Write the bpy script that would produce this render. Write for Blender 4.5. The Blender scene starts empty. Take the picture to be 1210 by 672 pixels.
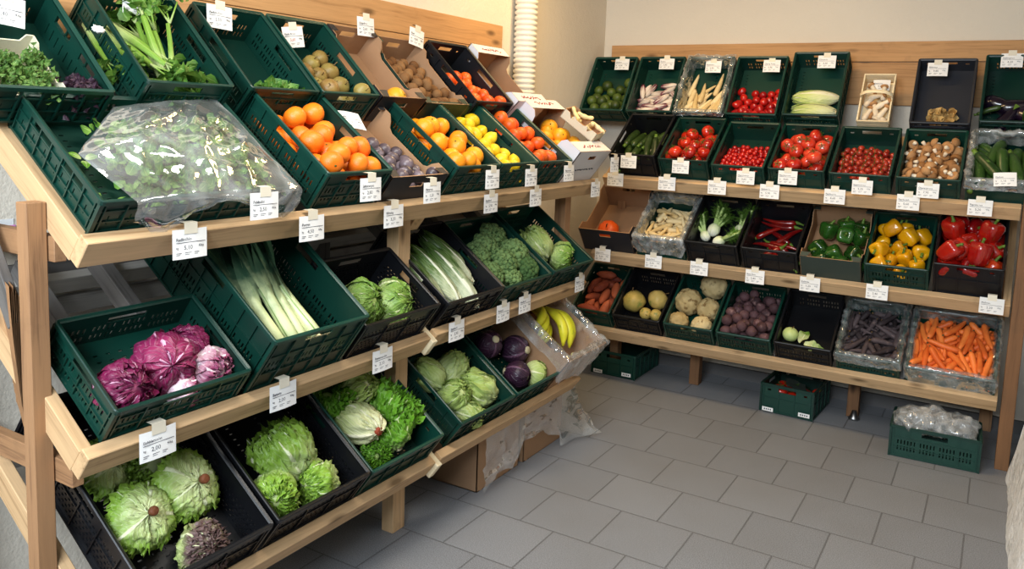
import bpy, bmesh, math, random
import numpy as np
from mathutils import Vector, Matrix, noise
R_ = math.radians; PI = math.pi
scene = bpy.context.scene
COL = scene.collection
rng = random.Random(7)

# ------------------------------------------------------------------ colours and materials
def C(h, a=1.0):
    h = h.lstrip('#')
    v = [int(h[i:i+2], 16)/255 for i in (0, 2, 4)]
    return tuple([(x/12.92 if x <= .04045 else ((x+.055)/1.055)**2.4) for x in v] + [a])

class NT:
    def __init__(s, name):
        s.m = bpy.data.materials.new(name); s.m.use_nodes = True
        s.t = s.m.node_tree; s.t.nodes.clear()
        s.out = s.n('ShaderNodeOutputMaterial')
    def n(s, typ, **kw):
        nd = s.t.nodes.new(typ)
        for k, v in kw.items(): setattr(nd, k, v)
        return nd
    def l(s, a, b): s.t.links.new(a, b)
    def val(s, sock, v):
        if hasattr(v, 'is_output') or isinstance(v, bpy.types.NodeSocket): s.l(v, sock)
        else: sock.default_value = v
    def math(s, op, a, b=None, c=None):
        nd = s.n('ShaderNodeMath', operation=op)
        for i, v in enumerate((a, b, c)):
            if v is not None: s.val(nd.inputs[i], v)
        return nd.outputs[0]
    def mix(s, f, a, b, mode='MIX'):
        nd = s.n('ShaderNodeMix', data_type='RGBA', blend_type=mode)
        s.val(nd.inputs[0], f); s.val(nd.inputs[6], a); s.val(nd.inputs[7], b)
        return nd.outputs[2]
    def ramp(s, f, stops):
        nd = s.n('ShaderNodeValToRGB'); s.l(f, nd.inputs[0])
        el = nd.color_ramp.elements
        while len(el) < len(stops): el.new(.5)
        for e, (p, c) in zip(el, stops):
            e.position = p; e.color = c if len(c) == 4 else (*c, 1)
        return nd.outputs[0]
    def obj(s): return s.n('ShaderNodeTexCoord').outputs['Object']
    def uv(s):
        sp = s.n('ShaderNodeSeparateXYZ'); s.l(s.n('ShaderNodeTexCoord').outputs['UV'], sp.inputs[0]); return sp.outputs[0], sp.outputs[1]
    def rnd(s): return s.n('ShaderNodeObjectInfo').outputs['Random']
    def map(s, v, scale=(1, 1, 1), loc=None):
        nd = s.n('ShaderNodeMapping'); s.l(v, nd.inputs[0]); nd.inputs['Scale'].default_value = scale
        if loc is not None: s.val(nd.inputs['Location'], loc)
        return nd.outputs[0]
    def noise(s, v, sc, det=3, rough=.55, out=0):
        nd = s.n('ShaderNodeTexNoise'); 
        if v is not None: s.l(v, nd.inputs['Vector'])
        nd.inputs['Scale'].default_value = sc; nd.inputs['Detail'].default_value = det; nd.inputs['Roughness'].default_value = rough
        return nd.outputs[out]
    def bump(s, h, st=.3, d=.01):
        nd = s.n('ShaderNodeBump'); s.l(h, nd.inputs['Height']); nd.inputs['Strength'].default_value = st; nd.inputs['Distance'].default_value = d
        return nd.outputs[0]
    def princ(s, col, rough=.5, spec=.5, bump=None, **kw):
        p = s.n('ShaderNodeBsdfPrincipled')
        s.val(p.inputs['Base Color'], col); s.val(p.inputs['Roughness'], rough); p.inputs['Specular IOR Level'].default_value = spec
        if bump is not None: s.l(bump, p.inputs['Normal'])
        for k, v in kw.items(): s.val(p.inputs[k], v)
        return p.outputs[0]
    def done(s, sh): s.l(sh, s.out.inputs[0]); return s.m

def M_plain(name, c, rough=.5, spec=.5, var=.12, scale=8, bump=0, bscale=60, c2=None, **kw):
    t = NT(name); o = t.obj()
    nz = t.noise(o, scale, 4)
    f = t.math('MULTIPLY_ADD', t.rnd(), .5, t.math('MULTIPLY', nz, .5))
    d = tuple(x*(1-var*1.6) for x in c[:3])+(1,); l = tuple(min(1, x*(1+var)) for x in c[:3])+(1,)
    if c2: d, l = c, c2
    col = t.ramp(f, [(.25, d), (.75, l)])
    b = t.bump(t.noise(o, bscale, 3), bump, .004) if bump else None
    return t.done(t.princ(col, rough, spec, b, **kw))

def M_wood(name, c1, c2, knots=True, rough=.65, k=1.0):
    t = NT(name); o = t.obj()
    cb = t.n('ShaderNodeCombineXYZ'); r = t.rnd()
    t.l(t.math('MULTIPLY', r, 13.), cb.inputs[0]); t.l(t.math('MULTIPLY', r, 7.), cb.inputs[1])
    v = t.map(o, (1, 1, 1), cb.outputs[0])
    warp = t.noise(v, 2.2, 2, out=1)
    wv = t.n('ShaderNodeVectorMath', operation='MULTIPLY_ADD'); t.l(warp, wv.inputs[0]); wv.inputs[1].default_value = (.0, .035, .035); t.l(v, wv.inputs[2])
    g = t.noise(t.map(wv.outputs[0], (1.6, 48, 48)), 1.0, 5, .6)
    g2 = t.noise(t.map(wv.outputs[0], (5, 190, 190)), 1.0, 3, .6)
    f = t.math('MULTIPLY_ADD', g2, .35, t.math('MULTIPLY', g, .75))
    col = t.ramp(f, [(.3, c2), (.52, c1), (.75, tuple(min(1, x*1.18) for x in c1[:3])+(1,))])
    tone = t.noise(v, 1.7, 2)
    col = t.mix(t.math('MULTIPLY', t.math('SUBTRACT', tone, .35), .6), col, c2)
    if knots:
        vo = t.n('ShaderNodeTexVoronoi'); t.l(t.map(v, (3.1, 9, 9)), vo.inputs['Vector']); vo.inputs['Scale'].default_value = 1
        kn = t.ramp(vo.outputs['Distance'], [(.06, (1, 1, 1)), (.17, (0, 0, 0))])
        col = t.mix(t.math('MULTIPLY', kn, .8), col, tuple(x*.35 for x in c2[:3])+(1,))
    dirt = t.noise(v, 9, 4)
    col = t.mix(t.ramp(dirt, [(.62, (0, 0, 0)), (.8, (.35, .35, .35))]), col, C('#5a4630'))
    return t.done(t.princ(col, rough, .3, t.bump(f, .25, .002)))

def M_leaf(name, base, tip, rib, rough=.42, ribw=.16, vein=.5, grad=(.15, .75), trans=.22, spec=.4, vs=34, bumpst=.5):
    """leaf blades: uv.x runs across the blade, uv.y from the stalk to the tip"""
    t = NT(name); u, v = t.uv()
    a = t.math('ABSOLUTE', t.math('MULTIPLY_ADD', u, 2., -1.))
    o = t.obj(); nz = t.noise(o, 22, 4)
    g = t.math('MULTIPLY_ADD', t.math('SUBTRACT', nz, .5), .5, v)
    col = t.ramp(g, [(grad[0], base), (grad[1], tip)])
    wv = t.math('SINE', t.math('MULTIPLY_ADD', t.math('MULTIPLY_ADD', a, .9, t.math('MULTIPLY', v, -1.3)), vs, t.math('MULTIPLY', nz, 9.)))
    ve = t.ramp(wv, [(.45, (0, 0, 0)), (1., (.75, .75, .75))])
    w = t.math('MULTIPLY', t.math('SUBTRACT', 1.12, v), ribw)
    mr = t.math('SUBTRACT', 1., t.math('DIVIDE', a, w)); mr = t.math('MAXIMUM', t.math('MULTIPLY', mr, 2.), 0.); mr = t.math('MINIMUM', mr, 1.)
    fade = t.math('SUBTRACT', 1.15, v)
    col = t.mix(t.math('MULTIPLY', t.math('MULTIPLY', ve, vein), fade), col, rib)
    col = t.mix(mr, col, rib)
    hue = t.n('ShaderNodeHueSaturation'); t.l(t.math('MULTIPLY_ADD', t.rnd(), .3, .86), hue.inputs['Value']); t.l(col, hue.inputs['Color']); col = hue.outputs[0]
    h = t.math('MULTIPLY_ADD', ve, .5, t.math('MULTIPLY_ADD', mr, .8, t.math('MULTIPLY', nz, .9)))
    b = t.bump(h, bumpst, .005)
    p = t.princ(col, rough, spec, b)
    if trans:
        tr = t.n('ShaderNodeBsdfTranslucent'); t.l(col, tr.inputs[0]); t.l(b, tr.inputs['Normal'])
        mx = t.n('ShaderNodeMixShader'); mx.inputs[0].default_value = trans; t.l(p, mx.inputs[1]); t.l(tr.outputs[0], mx.inputs[2]); p = mx.outputs[0]
    return t.done(p)

def M_plastic_film(name, milk=.10, tint=(.9, .95, .95, 1), crinkle=1.0, sc=7, gl_=1.0):
    t = NT(name); o = t.obj()
    n1 = t.noise(o, sc*2.2, 4, .55); n2 = t.noise(t.map(o, (1, 2.2, 1.5)), sc, 2, .5)
    fold = t.ramp(t.math('ABSOLUTE', t.math('MULTIPLY_ADD', t.noise(o, sc*.8, 2, .5), 2., -1.)), [(0., (1, 1, 1)), (.10, (0, 0, 0))])
    h = t.math('ADD', t.math('MULTIPLY_ADD', n2, 2.0, t.math('MULTIPLY', n1, .7)), t.math('MULTIPLY', fold, .25))
    b = t.bump(h, crinkle, .02)
    tr = t.n('ShaderNodeBsdfTransparent'); tr.inputs[0].default_value = (.97, .98, .98, 1)
    gl = t.n('ShaderNodeBsdfGlossy'); gl.inputs['Roughness'].default_value = .08; t.l(b, gl.inputs['Normal']); gl.inputs[0].default_value = (1, 1, 1, 1)
    df = t.n('ShaderNodeBsdfDiffuse'); df.inputs[0].default_value = tint
    fr = t.n('ShaderNodeFresnel'); fr.inputs[0].default_value = 1.4
    m1 = t.n('ShaderNodeMixShader'); t.l(t.math('MULTIPLY', t.math('MULTIPLY_ADD', fold, .8, t.ramp(n1, [(.35, (.3, .3, .3)), (.75, (1.5, 1.5, 1.5))])), milk), m1.inputs[0]); t.l(tr.outputs[0], m1.inputs[1]); t.l(df.outputs[0], m1.inputs[2])
    m2 = t.n('ShaderNodeMixShader'); t.l(t.math('MINIMUM', t.math('MULTIPLY_ADD', fr.outputs[0], gl_, .05), .38), m2.inputs[0]); t.l(m1.outputs[0], m2.inputs[1]); t.l(gl.outputs[0], m2.inputs[2])
    return t.done(m2.outputs[0])

MT = {}
MT['green'] = M_plain('green_plastic', C('#07342a'), .38, .5, .22, 5, .08, 300)
MT['green_dark'] = M_plain('dark_green_plastic', C('#0d3b26'), .42, .5, .22, 5, .08, 300)
MT['black'] = M_plain('black_plastic', C('#0d0e12'), .42, .45, .2, 5, .08, 300)
MT['steelgrey'] = M_plain('grey_black_plastic', C('#2c2e35'), .45, .45, .2, 5, .08, 300)
MT['timber'] = M_wood('pale_timber', C('#c9a67c'), C('#97724a'))
MT['timber_old'] = M_wood('brown_timber', C('#a07854'), C('#664732'))
MT['timber_shaded'] = M_wood('shaded_timber', C('#7a5638'), C('#4b3422'))  # brown timber, with the shadow on right post and low legs put into the colour
MT['timber_board'] = M_wood('orange_brown_board', C('#bf9160'), C('#93683f'))
MT['timber_grey'] = M_wood('weathered_timber', C('#6b6763'), C('#3a3735'), knots=False)
MT['timber_white'] = M_wood('whitewashed_board', C('#a9a49c'), C('#7c766e'), knots=False)
MT['card_out'] = M_plain('brown_cardboard', C('#9c7a5c'), .75, .2, .08, 12, .1, 200)
MT['card_in'] = M_plain('raw_cardboard', C('#a5805f'), .8, .2, .08, 12, .1, 200)
MT['card_black'] = M_plain('black_printed_cardboard', C('#26262a'), .55, .3, .15, 8)
MT['card_white'] = M_plain('white_printed_cardboard', C('#d9d7d8'), .6, .3, .04, 8)
MT['card_green'] = M_plain('dark_green_printed_cardboard', C('#25382e'), .55, .3, .1, 8)
MT['card_sage'] = M_plain('sage_printed_cardboard', C('#3c463f'), .6, .3, .1, 8)
MT['paper'] = M_plain('white_card', C('#ecebe8'), .55, .3, .03, 8)
MT['paper_dim'] = M_plain('cream_tape', C('#e2d9c4'), .4, .4, .05, 8)
MT['ink'] = M_plain('grey_ink', C('#3c3f4a'), .7, .1, .05)
MT['ink_red'] = M_plain('red_ink', C('#a8202a'), .6, .2, .05)
MT['pink'] = M_plain('pink_paper', C('#e58fd0'), .6, .2, .03)
MT['metal'] = M_plain('steel', C('#8f9091'), .35, .5, .05, Metallic=1.0)
MT['kraft'] = M_plain('kraft_paper', C('#9a7350'), .8, .2, .1, 14, .2, 60)
MT['basket'] = M_wood('basket_wood', C('#ecdab4'), C('#cdb388'), knots=False)
MT['punnet'] = M_plain('cream_pulp', C('#cfc8ae'), .8, .2, .05, 20, .2, 90)
MT['duct'] = M_plain('white_duct', C('#e6dfcf'), .5, .3, .03)
MT['film'] = M_plastic_film('clear_film', .12, crinkle=.45)
MT['film_bag'] = M_plastic_film('clear_bag_film', .15, crinkle=.30, sc=4)
MT['film_milky'] = M_plastic_film('milky_film', .26, (.78, .80, .80, 1), crinkle=.45)
MT['film_dark'] = M_plastic_film('thin_film', .10, (.7, .73, .72, 1))

def M_fruit(name, c1, c2, rough=.4, spec=.5, pore=0, pscale=120, spots=None, sdens=.62, coat=0, big=5, c3=None):
    t = NT(name); o = t.obj()
    cb = t.n('ShaderNodeCombineXYZ'); t.l(t.math('MULTIPLY', t.rnd(), 9.), cb.inputs[0])
    v = t.map(o, (1, 1, 1), cb.outputs[0])
    f = t.math('MULTIPLY_ADD', t.rnd(), .55, t.math('MULTIPLY', t.noise(v, big*5, 3), .55))
    st = [(.3, c1), (.75, c2)]
    if c3: st.append((.9, c3))
    col = t.ramp(f, st)
    if spots: 
        sp = t.ramp(t.noise(v, pscale*.45, 4, .6), [(sdens, (0, 0, 0)), (sdens+.1, (1, 1, 1))])
        col = t.mix(sp, col, spots)
    b = t.bump(t.noise(v, pscale, 2), pore, .002) if pore else None
    return t.done(t.princ(col, rough, spec, b, **({'Coat Weight': coat, 'Coat Roughness': .12} if coat else {})))

MT['orange'] = M_fruit('orange_peel', C('#e06a0c'), C('#f07f16'), .42, .5, .45, 260)
MT['orange_y'] = M_fruit('yellow_orange_peel', C('#e98a0e'), C('#f59d18'), .42, .5, .4, 260)
MT['orange_d'] = M_fruit('deep_orange_peel', C('#d94e0c'), C('#e86416'), .42, .5, .4, 260)
MT['grape'] = M_fruit('golden_peel', C('#e9a01c'), C('#f0b12f'), .42, .5, .3, 260)
MT['lemon'] = M_fruit('lemon_peel', C('#dcb912'), C('#efd02c'), .42, .5, .35, 240)
MT['plum'] = M_fruit('bloomy_plum_skin', C('#463a3f'), C('#776970'), .35, .5, .1, 60, C('#8d8087'), .55)
MT['pear'] = M_fruit('russet_skin', C('#80602f'), C('#938544'), .45, .4, .2, 200, C('#7d5a2c'), .6)
MT['kiwi'] = M_fruit('kiwi_fuzz', C('#6d4a2c'), C('#8a6540'), .85, .2, .8, 300)
MT['tomato'] = M_fruit('tomato_skin', C('#980f0a'), C('#c62c14'), .2, .5, coat=.4)
MT['beef'] = M_fruit('light_tomato_skin', C('#b31f12'), C('#cf3f25'), .22, .5, coat=.4)
MT['plumtom'] = M_fruit('plum_tomato_skin', C('#960d11'), C('#c31f16'), .2, .5, coat=.4)
MT['vinetom'] = M_fruit('dull_tomato_skin', C('#8f1f14'), C('#b83a26'), .28, .5, coat=.3)
MT['lime'] = M_fruit('dark_lime_peel', C('#2a3a12'), C('#4a5c20'), .45, .4, .3, 220)
MT['zucchini'] = M_fruit('dark_courgette_skin', C('#1c2b10'), C('#33481d'), .35, .5, 0, 140, C('#4c6230'), .6)
MT['cucumber'] = M_fruit('cucumber_skin', C('#1f3a14'), C('#3b5a22'), .35, .5, .15, 90, C('#5d7d38'), .62)
MT['eggplant'] = M_fruit('aubergine_skin', C('#120b16'), C('#1f1226'), .2, .5, coat=.5)
MT['mush'] = M_fruit('mushroom_cap', C('#8f6238'), C('#b98a5c'), .7, .2, .2, 60, C('#8a5c36'), .66)
MT['mush_stem'] = M_fruit('mushroom_stalk', C('#dccbb0'), C('#f0e2c8'), .75, .2, .2, 60)
MT['oyster'] = M_fruit('tan_mushroom', C('#9a7440'), C('#c6a468'), .75, .2, .3, 60)
MT['parsnip'] = M_fruit('cream_root', C('#d3b479'), C('#ecd6a4'), .6, .3, .4, 60, C('#a9834c'), .64)
MT['carrot'] = M_fruit('orange_root', C('#cf5c22'), C('#ee8038'), .5, .4, .4, 70, C('#b04c1a'), .66)
MT['bcarrot'] = M_fruit('purple_black_root', C('#2b2325'), C('#514547'), .65, .3, .5, 70, C('#77645f'), .62)
MT['beet'] = M_fruit('beet_skin', C('#3a2528'), C('#5c4043'), .7, .3, .5, 50, C('#836563'), .6)
MT['sweetp'] = M_fruit('sweet_potato_skin', C('#8a3e2c'), C('#b8613f'), .65, .3, .4, 50, C('#6f3024'), .64)
MT['turnip'] = M_fruit('yellow_turnip_skin', C('#a8954a'), C('#d8b66a'), .5, .4, .2, 40, C('#7f8440'), .57)
MT['celeriac'] = M_fruit('celeriac_skin', C('#a58e5e'), C('#cdb98a'), .75, .25, .9, 55, C('#7a623c'), .55)
MT['kohl'] = M_fruit('kohlrabi_skin', C('#9fb562'), C('#c3d28c'), .45, .4, .1, 40)
MT['gpep'] = M_fruit('green_pepper_skin', C('#173812'), C('#2c5a1c'), .18, .5, coat=.5)
MT['ypep'] = M_fruit('yellow_pepper_skin', C('#c98906'), C('#e6ab12'), .2, .5, coat=.5)
MT['rpep'] = M_fruit('red_pepper_skin', C('#860b0d'), C('#b3200f'), .18, .5, coat=.5, c3=C('#bf4314'))
MT['lpep'] = M_fruit('long_pepper_skin', C('#640c0e'), C('#93180f'), .2, .5, coat=.5)
MT['squash'] = M_fruit('squash_skin', C('#cc4a12'), C('#e0621e'), .4, .4, .2, 40)
MT['banana'] = M_fruit('banana_peel', C('#c3c41e'), C('#e6dc3a'), .42, .4, .05, 40, C('#9fae26'), .62)
MT['radish'] = M_fruit('radish_skin', C('#b0163a'), C('#d22a50'), .3, .5)
MT['ginger'] = M_fruit('pale_root', C('#d2bd86'), C('#eddcab'), .6, .3, .3, 60)
MT['stemg'] = M_plain('green_stem', C('#5d7a2a'), .5, .4, .15)
MT['calyx'] = M_plain('green_calyx', C('#3e5a20'), .55, .3, .15)
MT['stub'] = M_plain('brown_stub', C('#6b5230'), .7, .3, .15)
MT['cutstem'] = M_plain('browned_cut_stem', C('#6e3e24'), .6, .3, .3, 40, .5, 120)
MT['redcut'] = M_plain('red_cut_stem', C('#8e3a22'), .6, .3, .3, 40, .5, 120)
MT['palecut'] = M_plain('pale_cut_stem', C('#cbbf9a'), .6, .3, .15, 40, .5, 120)
MT['cabbage'] = M_leaf('pale_cabbage_leaf', C('#d3dba0'), C('#a3b765'), C('#e4e8bd'), vein=.7, trans=.1)
MT['savoy'] = M_leaf('savoy_leaf', C('#c6d68c'), C('#7fa544'), C('#dbe5ac'), vein=.9, vs=60, trans=.1, bumpst=1.)
MT['pointed'] = M_leaf('pointed_cabbage_leaf', C('#d0dc98'), C('#9db35e'), C('#e0e8b4'), vein=.6, trans=.1)
MT['lettuce'] = M_leaf('lettuce_leaf', C('#dbe2a6'), C('#86ab3c'), C('#e6ebc0'), vein=.55, grad=(.1, .8))
MT['lettuce_b'] = M_leaf('bright_lettuce_leaf', C('#c7de86'), C('#6aa12a'), C('#dcebaa'), vein=.45, grad=(.1, .6))
MT['lettuce_p'] = M_leaf('pale_lettuce_leaf', C('#e0dfae'), C('#a9bb62'), C('#efe9c6'), vein=.6, grad=(.2, .9))
MT['lettuce_r'] = M_leaf('red_tipped_lettuce_leaf', C('#b9cc7a'), C('#6d5552'), C('#dce2b0'), vein=.45, grad=(.45, .9))
MT['radicchio'] = M_leaf('radicchio_leaf', C('#8a2550'), C('#6f1842'), C('#d9a3bb'), vein=.25, ribw=.16, trans=.08, bumpst=.8)
MT['radicchio_w'] = M_leaf('white_ribbed_radicchio_leaf', C('#e5c6cf'), C('#96305e'), C('#f3dfe2'), vein=.85, ribw=.4, trans=.08, grad=(.4, 1.))
MT['treviso'] = M_leaf('treviso_leaf', C('#ead9c8'), C('#7c1f3e'), C('#f0e4d4'), vein=.3, ribw=.5, grad=(.45, .85), trans=.05)
MT['redcab'] = M_leaf('red_cabbage_leaf', C('#3c2035'), C('#2b1729'), C('#6b4a60'), vein=.35, trans=.0, rough=.38)
MT['chinese'] = M_leaf('chinese_cabbage_leaf', C('#e6e4b6'), C('#bccd74'), C('#efeccb'), vein=.6, ribw=.5, trans=.08)
MT['chard'] = M_leaf('white_stemmed_leaf', C('#d3d8b4'), C('#4d6b2a'), C('#e6e8d0'), vein=.4, ribw=.34, grad=(.25, .62), trans=.1)
MT['herb'] = M_leaf('herb_leaf', C('#7ea544'), C('#477a2b'), C('#9fc06a'), vein=.3, grad=(.1, .8))
MT['parsley'] = M_leaf('parsley_leaf', C('#6f8f44'), C('#4e7632'), C('#93ad62'), vein=.2)
MT['cress'] = M_leaf('purple_cress_leaf', C('#4b3340'), C('#33202e'), C('#6a5060'), vein=.2)
MT['leek'] = M_leaf('leek_leaf', C('#ccd6a0'), C('#365640'), C('#7f9a5c'), vein=0, ribw=.04, grad=(.10, .52), trans=.05, vs=3)
MT['celery'] = M_leaf('celery_stalk', C('#d6e09c'), C('#7fa63a'), C('#c6d885'), vein=0, ribw=.1, grad=(0, .6), trans=.1)
MT['broc'] = M_fruit('broccoli_floret', C('#3f5a30'), C('#6a8350'), .8, .2, 1., 190, C('#2f4824'), .52)
MT['broc_s'] = M_fruit('broccoli_stalk', C('#93b062'), C('#b9cf88'), .6, .3, .2, 30)
MT['fennel'] = M_leaf('fennel_bulb', C('#eceedd'), C('#c4d69a'), C('#dfe6c4'), vein=.3, grad=(.3, 1.1), trans=.08)
MT['frond'] = M_plain('fennel_frond', C('#5f8b2c'), .6, .3, .25)

def M_wall(name, c, bumpd=.006, sc=26, stain=None):
    t = NT(name); o = t.obj()
    n1 = t.noise(o, sc, 5, .6); n2 = t.noise(o, 1.3, 3); n3 = t.noise(o, sc*4, 2)
    col = t.ramp(n2, [(.3, tuple(x*.94 for x in c[:3])+(1,)), (.7, c)])
    if stain: col = t.mix(t.ramp(t.noise(o, 14, 6, .7), [(.5, (0, 0, 0)), (.68, (1, 1, 1))]), col, stain)
    return t.done(t.princ(col, .85, .2, t.bump(t.math('MULTIPLY_ADD', n3, .3, n1), .8, bumpd)))
MT['wall'] = M_wall('plaster', C('#ddd3c2'), .004)
MT['ceiling'] = M_wall('ceiling_paint', C('#a39c90'), .004)
MT['wall_rough'] = M_wall('rough_whitewash', C('#efefee'), .02, 16, C('#bdbcb8'))
MT['wall_low'] = M_wall('grey_plaster', C('#cbc9c4'), .006)

def M_tiles():
    t = NT('stone_grey_tiles'); o = t.obj()
    br = t.n('ShaderNodeTexBrick'); t.l(o, br.inputs['Vector'])
    br.offset = .5; br.offset_frequency = 2; br.squash = 1
    for k, v in {'Scale': 1, 'Mortar Size': .0035, 'Mortar Smooth': .15, 'Bias': 0, 'Brick Width': .30, 'Row Height': .3095}.items(): br.inputs[k].default_value = v
    br.inputs['Color1'].default_value = C('#7e8084'); br.inputs['Color2'].default_value = C('#727478'); br.inputs['Mortar'].default_value = C('#2b2a2a')
    sp = t.noise(o, 260, 3, .7); cl = t.noise(o, 2.5, 4)
    col = t.mix(.45, br.outputs[0], t.ramp(sp, [(.38, C('#46474a')), (.62, C('#aeb0b4'))]))
    col = t.mix(t.math('MULTIPLY', t.math('SUBTRACT', cl, .4), .7), col, C('#6a6660'))
    mort = t.math('SUBTRACT', 1., br.outputs['Fac'])
    h = t.math('MULTIPLY_ADD', sp, .12, mort)
    return t.done(t.princ(col, t.ramp(sp, [(.3, (.42,)*3), (.7, (.6,)*3)]), .4, t.bump(h, .6, .003)))
MT['tiles'] = M_tiles()
MT['baseboard'] = M_plain('dark_grey_tile', C('#5d5a58'), .5, .4, .1)
MT['grout'] = M_plain('grout', C('#353331'), .8, .2, .05)

# ------------------------------------------------------------------ mesh helpers
class MB:
    def __init__(s): s.v = []; s.f = []; s.m = []; s.uv = {}; s.M = Matrix.Identity(4)
    def pt(s, p, uv=None):
        s.v.append(tuple(s.M @ Vector(p)))
        if uv is not None: s.uv[len(s.v)-1] = uv
        return len(s.v)-1
    def face(s, idx, mi=0): s.f.append(tuple(idx)); s.m.append(mi)
    def box(s, x0, y0, z0, x1, y1, z1, mi=0):
        i = [s.pt((x, y, z)) for x in (x0, x1) for y in (y0, y1) for z in (z0, z1)]
        for q in ((0, 1, 3, 2), (4, 6, 7, 5), (0, 4, 5, 1), (2, 3, 7, 6), (0, 2, 6, 4), (1, 5, 7, 3)): s.face([i[k] for k in q], mi)
    def grid(s, fn, nu, nv, mi=0, closeu=False):
        g = [[s.pt(fn(a/nu, b/nv), (a/nu, b/nv)) for b in range(nv+1)] for a in range(nu if closeu else nu+1)]
        for a in range(nu):
            for b in range(nv):
                a2 = (a+1) % nu if closeu else a+1
                s.face((g[a][b], g[a2][b], g[a2][b+1], g[a][b+1]), mi)
        return g
    def rings(s, rings, mi=0, cap=True, vv=None):
        """rings: list of closed loops of points; skins them"""
        n = len(rings[0]); k = len(rings)
        g = [[s.pt(p, (j/n, (vv[i] if vv else i/(k-1)))) for j, p in enumerate(r)] for i, r in enumerate(rings)]
        for i in range(k-1):
            for j in range(n): s.face((g[i][j], g[i][(j+1) % n], g[i+1][(j+1) % n], g[i+1][j]), mi)
        if cap: s.face(g[0][::-1], mi); s.face(g[-1], mi)
    def tube(s, pts, rad, n=8, mi=0, cap=True, flat=1.0):
        pts = [Vector(p) for p in pts]; rr = []
        up = Vector((0, 0, 1))
        prev = None
        for i, p in enumerate(pts):
            t = (pts[min(i+1, len(pts)-1)]-pts[max(i-1, 0)]).normalized()
            if prev is None:
                a = t.cross(up if abs(t.z) < .95 else Vector((1, 0, 0))).normalized()
            else: a = (prev-t*prev.dot(t)).normalized()
            prev = a; b = t.cross(a); r = rad[i] if hasattr(rad, '__len__') else rad
            rr.append([p+(a*math.cos(2*PI*j/n)+b*math.sin(2*PI*j/n)*flat)*r for j in range(n)])
        s.rings(rr, mi, cap)
    def lathe(s, prof, n=20, mi=0, lob=0, amp=0, ph=0, wob=None):
        rr = []
        for (r, z) in prof:
            ring = []
            for j in range(n):
                a = 2*PI*j/n; q = r*(1+amp*math.cos(lob*a+ph)) if lob else r
                p = Vector((q*math.cos(a), q*math.sin(a), z))
                if wob: p = wob(p)
                ring.append(p)
            rr.append(ring)
        s.rings(rr, mi, True)
    def panel(s, w, h, t, holes, mi=0, mo=None):
        """upright slab x0..w, y0..t, z0..h with real rectangular openings"""
        mo = mi if mo is None else mo
        xs = sorted({0, w, *[round(q, 5) for o in holes for q in (o[0], o[2])]}); zs = sorted({0, h, *[round(q, 5) for o in holes for q in (o[1], o[3])]})
        nx, nz = len(xs)-1, len(zs)-1
        solid = [[True]*nz for _ in range(nx)]
        for (a, b, c, d) in holes:
            for i in range(nx):
                if xs[i] >= a-1e-6 and xs[i+1] <= c+1e-6:
                    for k in range(nz):
                        if zs[k] >= b-1e-6 and zs[k+1] <= d+1e-6: solid[i][k] = False
        idx = {}
        def P(i, j, k):
            if (i, j, k) not in idx: idx[i, j, k] = s.pt((xs[i], t*j, zs[k]))
            return idx[i, j, k]
        S = lambda i, k: 0 <= i < nx and 0 <= k < nz and solid[i][k]
        for i in range(nx):
            for k in range(nz):
                if not solid[i][k]: continue
                s.face((P(i, 0, k), P(i+1, 0, k), P(i+1, 0, k+1), P(i, 0, k+1)), mo)
                s.face((P(i, 1, k), P(i, 1, k+1), P(i+1, 1, k+1), P(i+1, 1, k)), mi)
                if not S(i-1, k): s.face((P(i, 0, k), P(i, 0, k+1), P(i, 1, k+1), P(i, 1, k)), mi)
                if not S(i+1, k): s.face((P(i+1, 0, k), P(i+1, 1, k), P(i+1, 1, k+1), P(i+1, 0, k+1)), mi)
                if not S(i, k-1): s.face((P(i, 0, k), P(i, 1, k), P(i+1, 1, k), P(i+1, 0, k)), mi)
                if not S(i, k+1): s.face((P(i, 0, k+1), P(i+1, 0, k+1), P(i+1, 1, k+1), P(i, 1, k+1)), mi)
    def slab(s, poly, t, mi=0, mo=None):
        """polygon in xz extruded along +y by t"""
        mo = mi if mo is None else mo
        a = [s.pt((x, 0, z)) for x, z in poly]; b = [s.pt((x, t, z)) for x, z in poly]
        s.face(a, mo); s.face(b[::-1], mi); n = len(poly)
        for i in range(n): s.face((a[(i+1) % n], a[i], b[i], b[(i+1) % n]), mi)
    def mesh(s, name, mats, smooth=True, bevel=0, subsurf=False, flatang=None):
        me = bpy.data.meshes.new(name)
        me.from_pydata(s.v, [], s.f)
        for m in (mats if isinstance(mats, (list, tuple)) else [mats]): me.materials.append(MT[m] if isinstance(m, str) else m)
        me.polygons.foreach_set('material_index', s.m)
        if s.uv:
            ul = me.uv_layers.new(name='uv')
            for lp in me.loops:
                if lp.vertex_index in s.uv: ul.data[lp.index].uv = s.uv[lp.vertex_index]
        if bevel:
            bm = bmesh.new(); bm.from_mesh(me)
            bmesh.ops.bevel(bm, geom=list(bm.edges), offset=bevel, segments=1, affect='EDGES', profile=.5)
            bm.to_mesh(me); bm.free()
        if smooth: me.polygons.foreach_set('use_smooth', [True]*len(me.polygons))
        me.update(); return me
    def build(s, name, mats, parent=None, **kw):
        return link(name, s.mesh(name, mats, **kw), parent)

def link(name, me, parent=None, M=None):
    o = bpy.data.objects.new(name, me); COL.objects.link(o)
    if parent is not None: o.parent = parent
    if M is not None: o.matrix_local = M
    return o
def thing(name, M, label, cat, group=None):
    o = bpy.data.objects.new(name, None); o.empty_display_size = .05; COL.objects.link(o); o.matrix_world = M
    return tag(o, label, cat, group)
def tag(o, label, cat, group=None, kind=None):
    o['label'] = label; o['category'] = cat
    if group: o['group'] = group
    if kind: o['kind'] = kind
    return o
def struct(o): o['kind'] = 'structure'; return o

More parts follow.
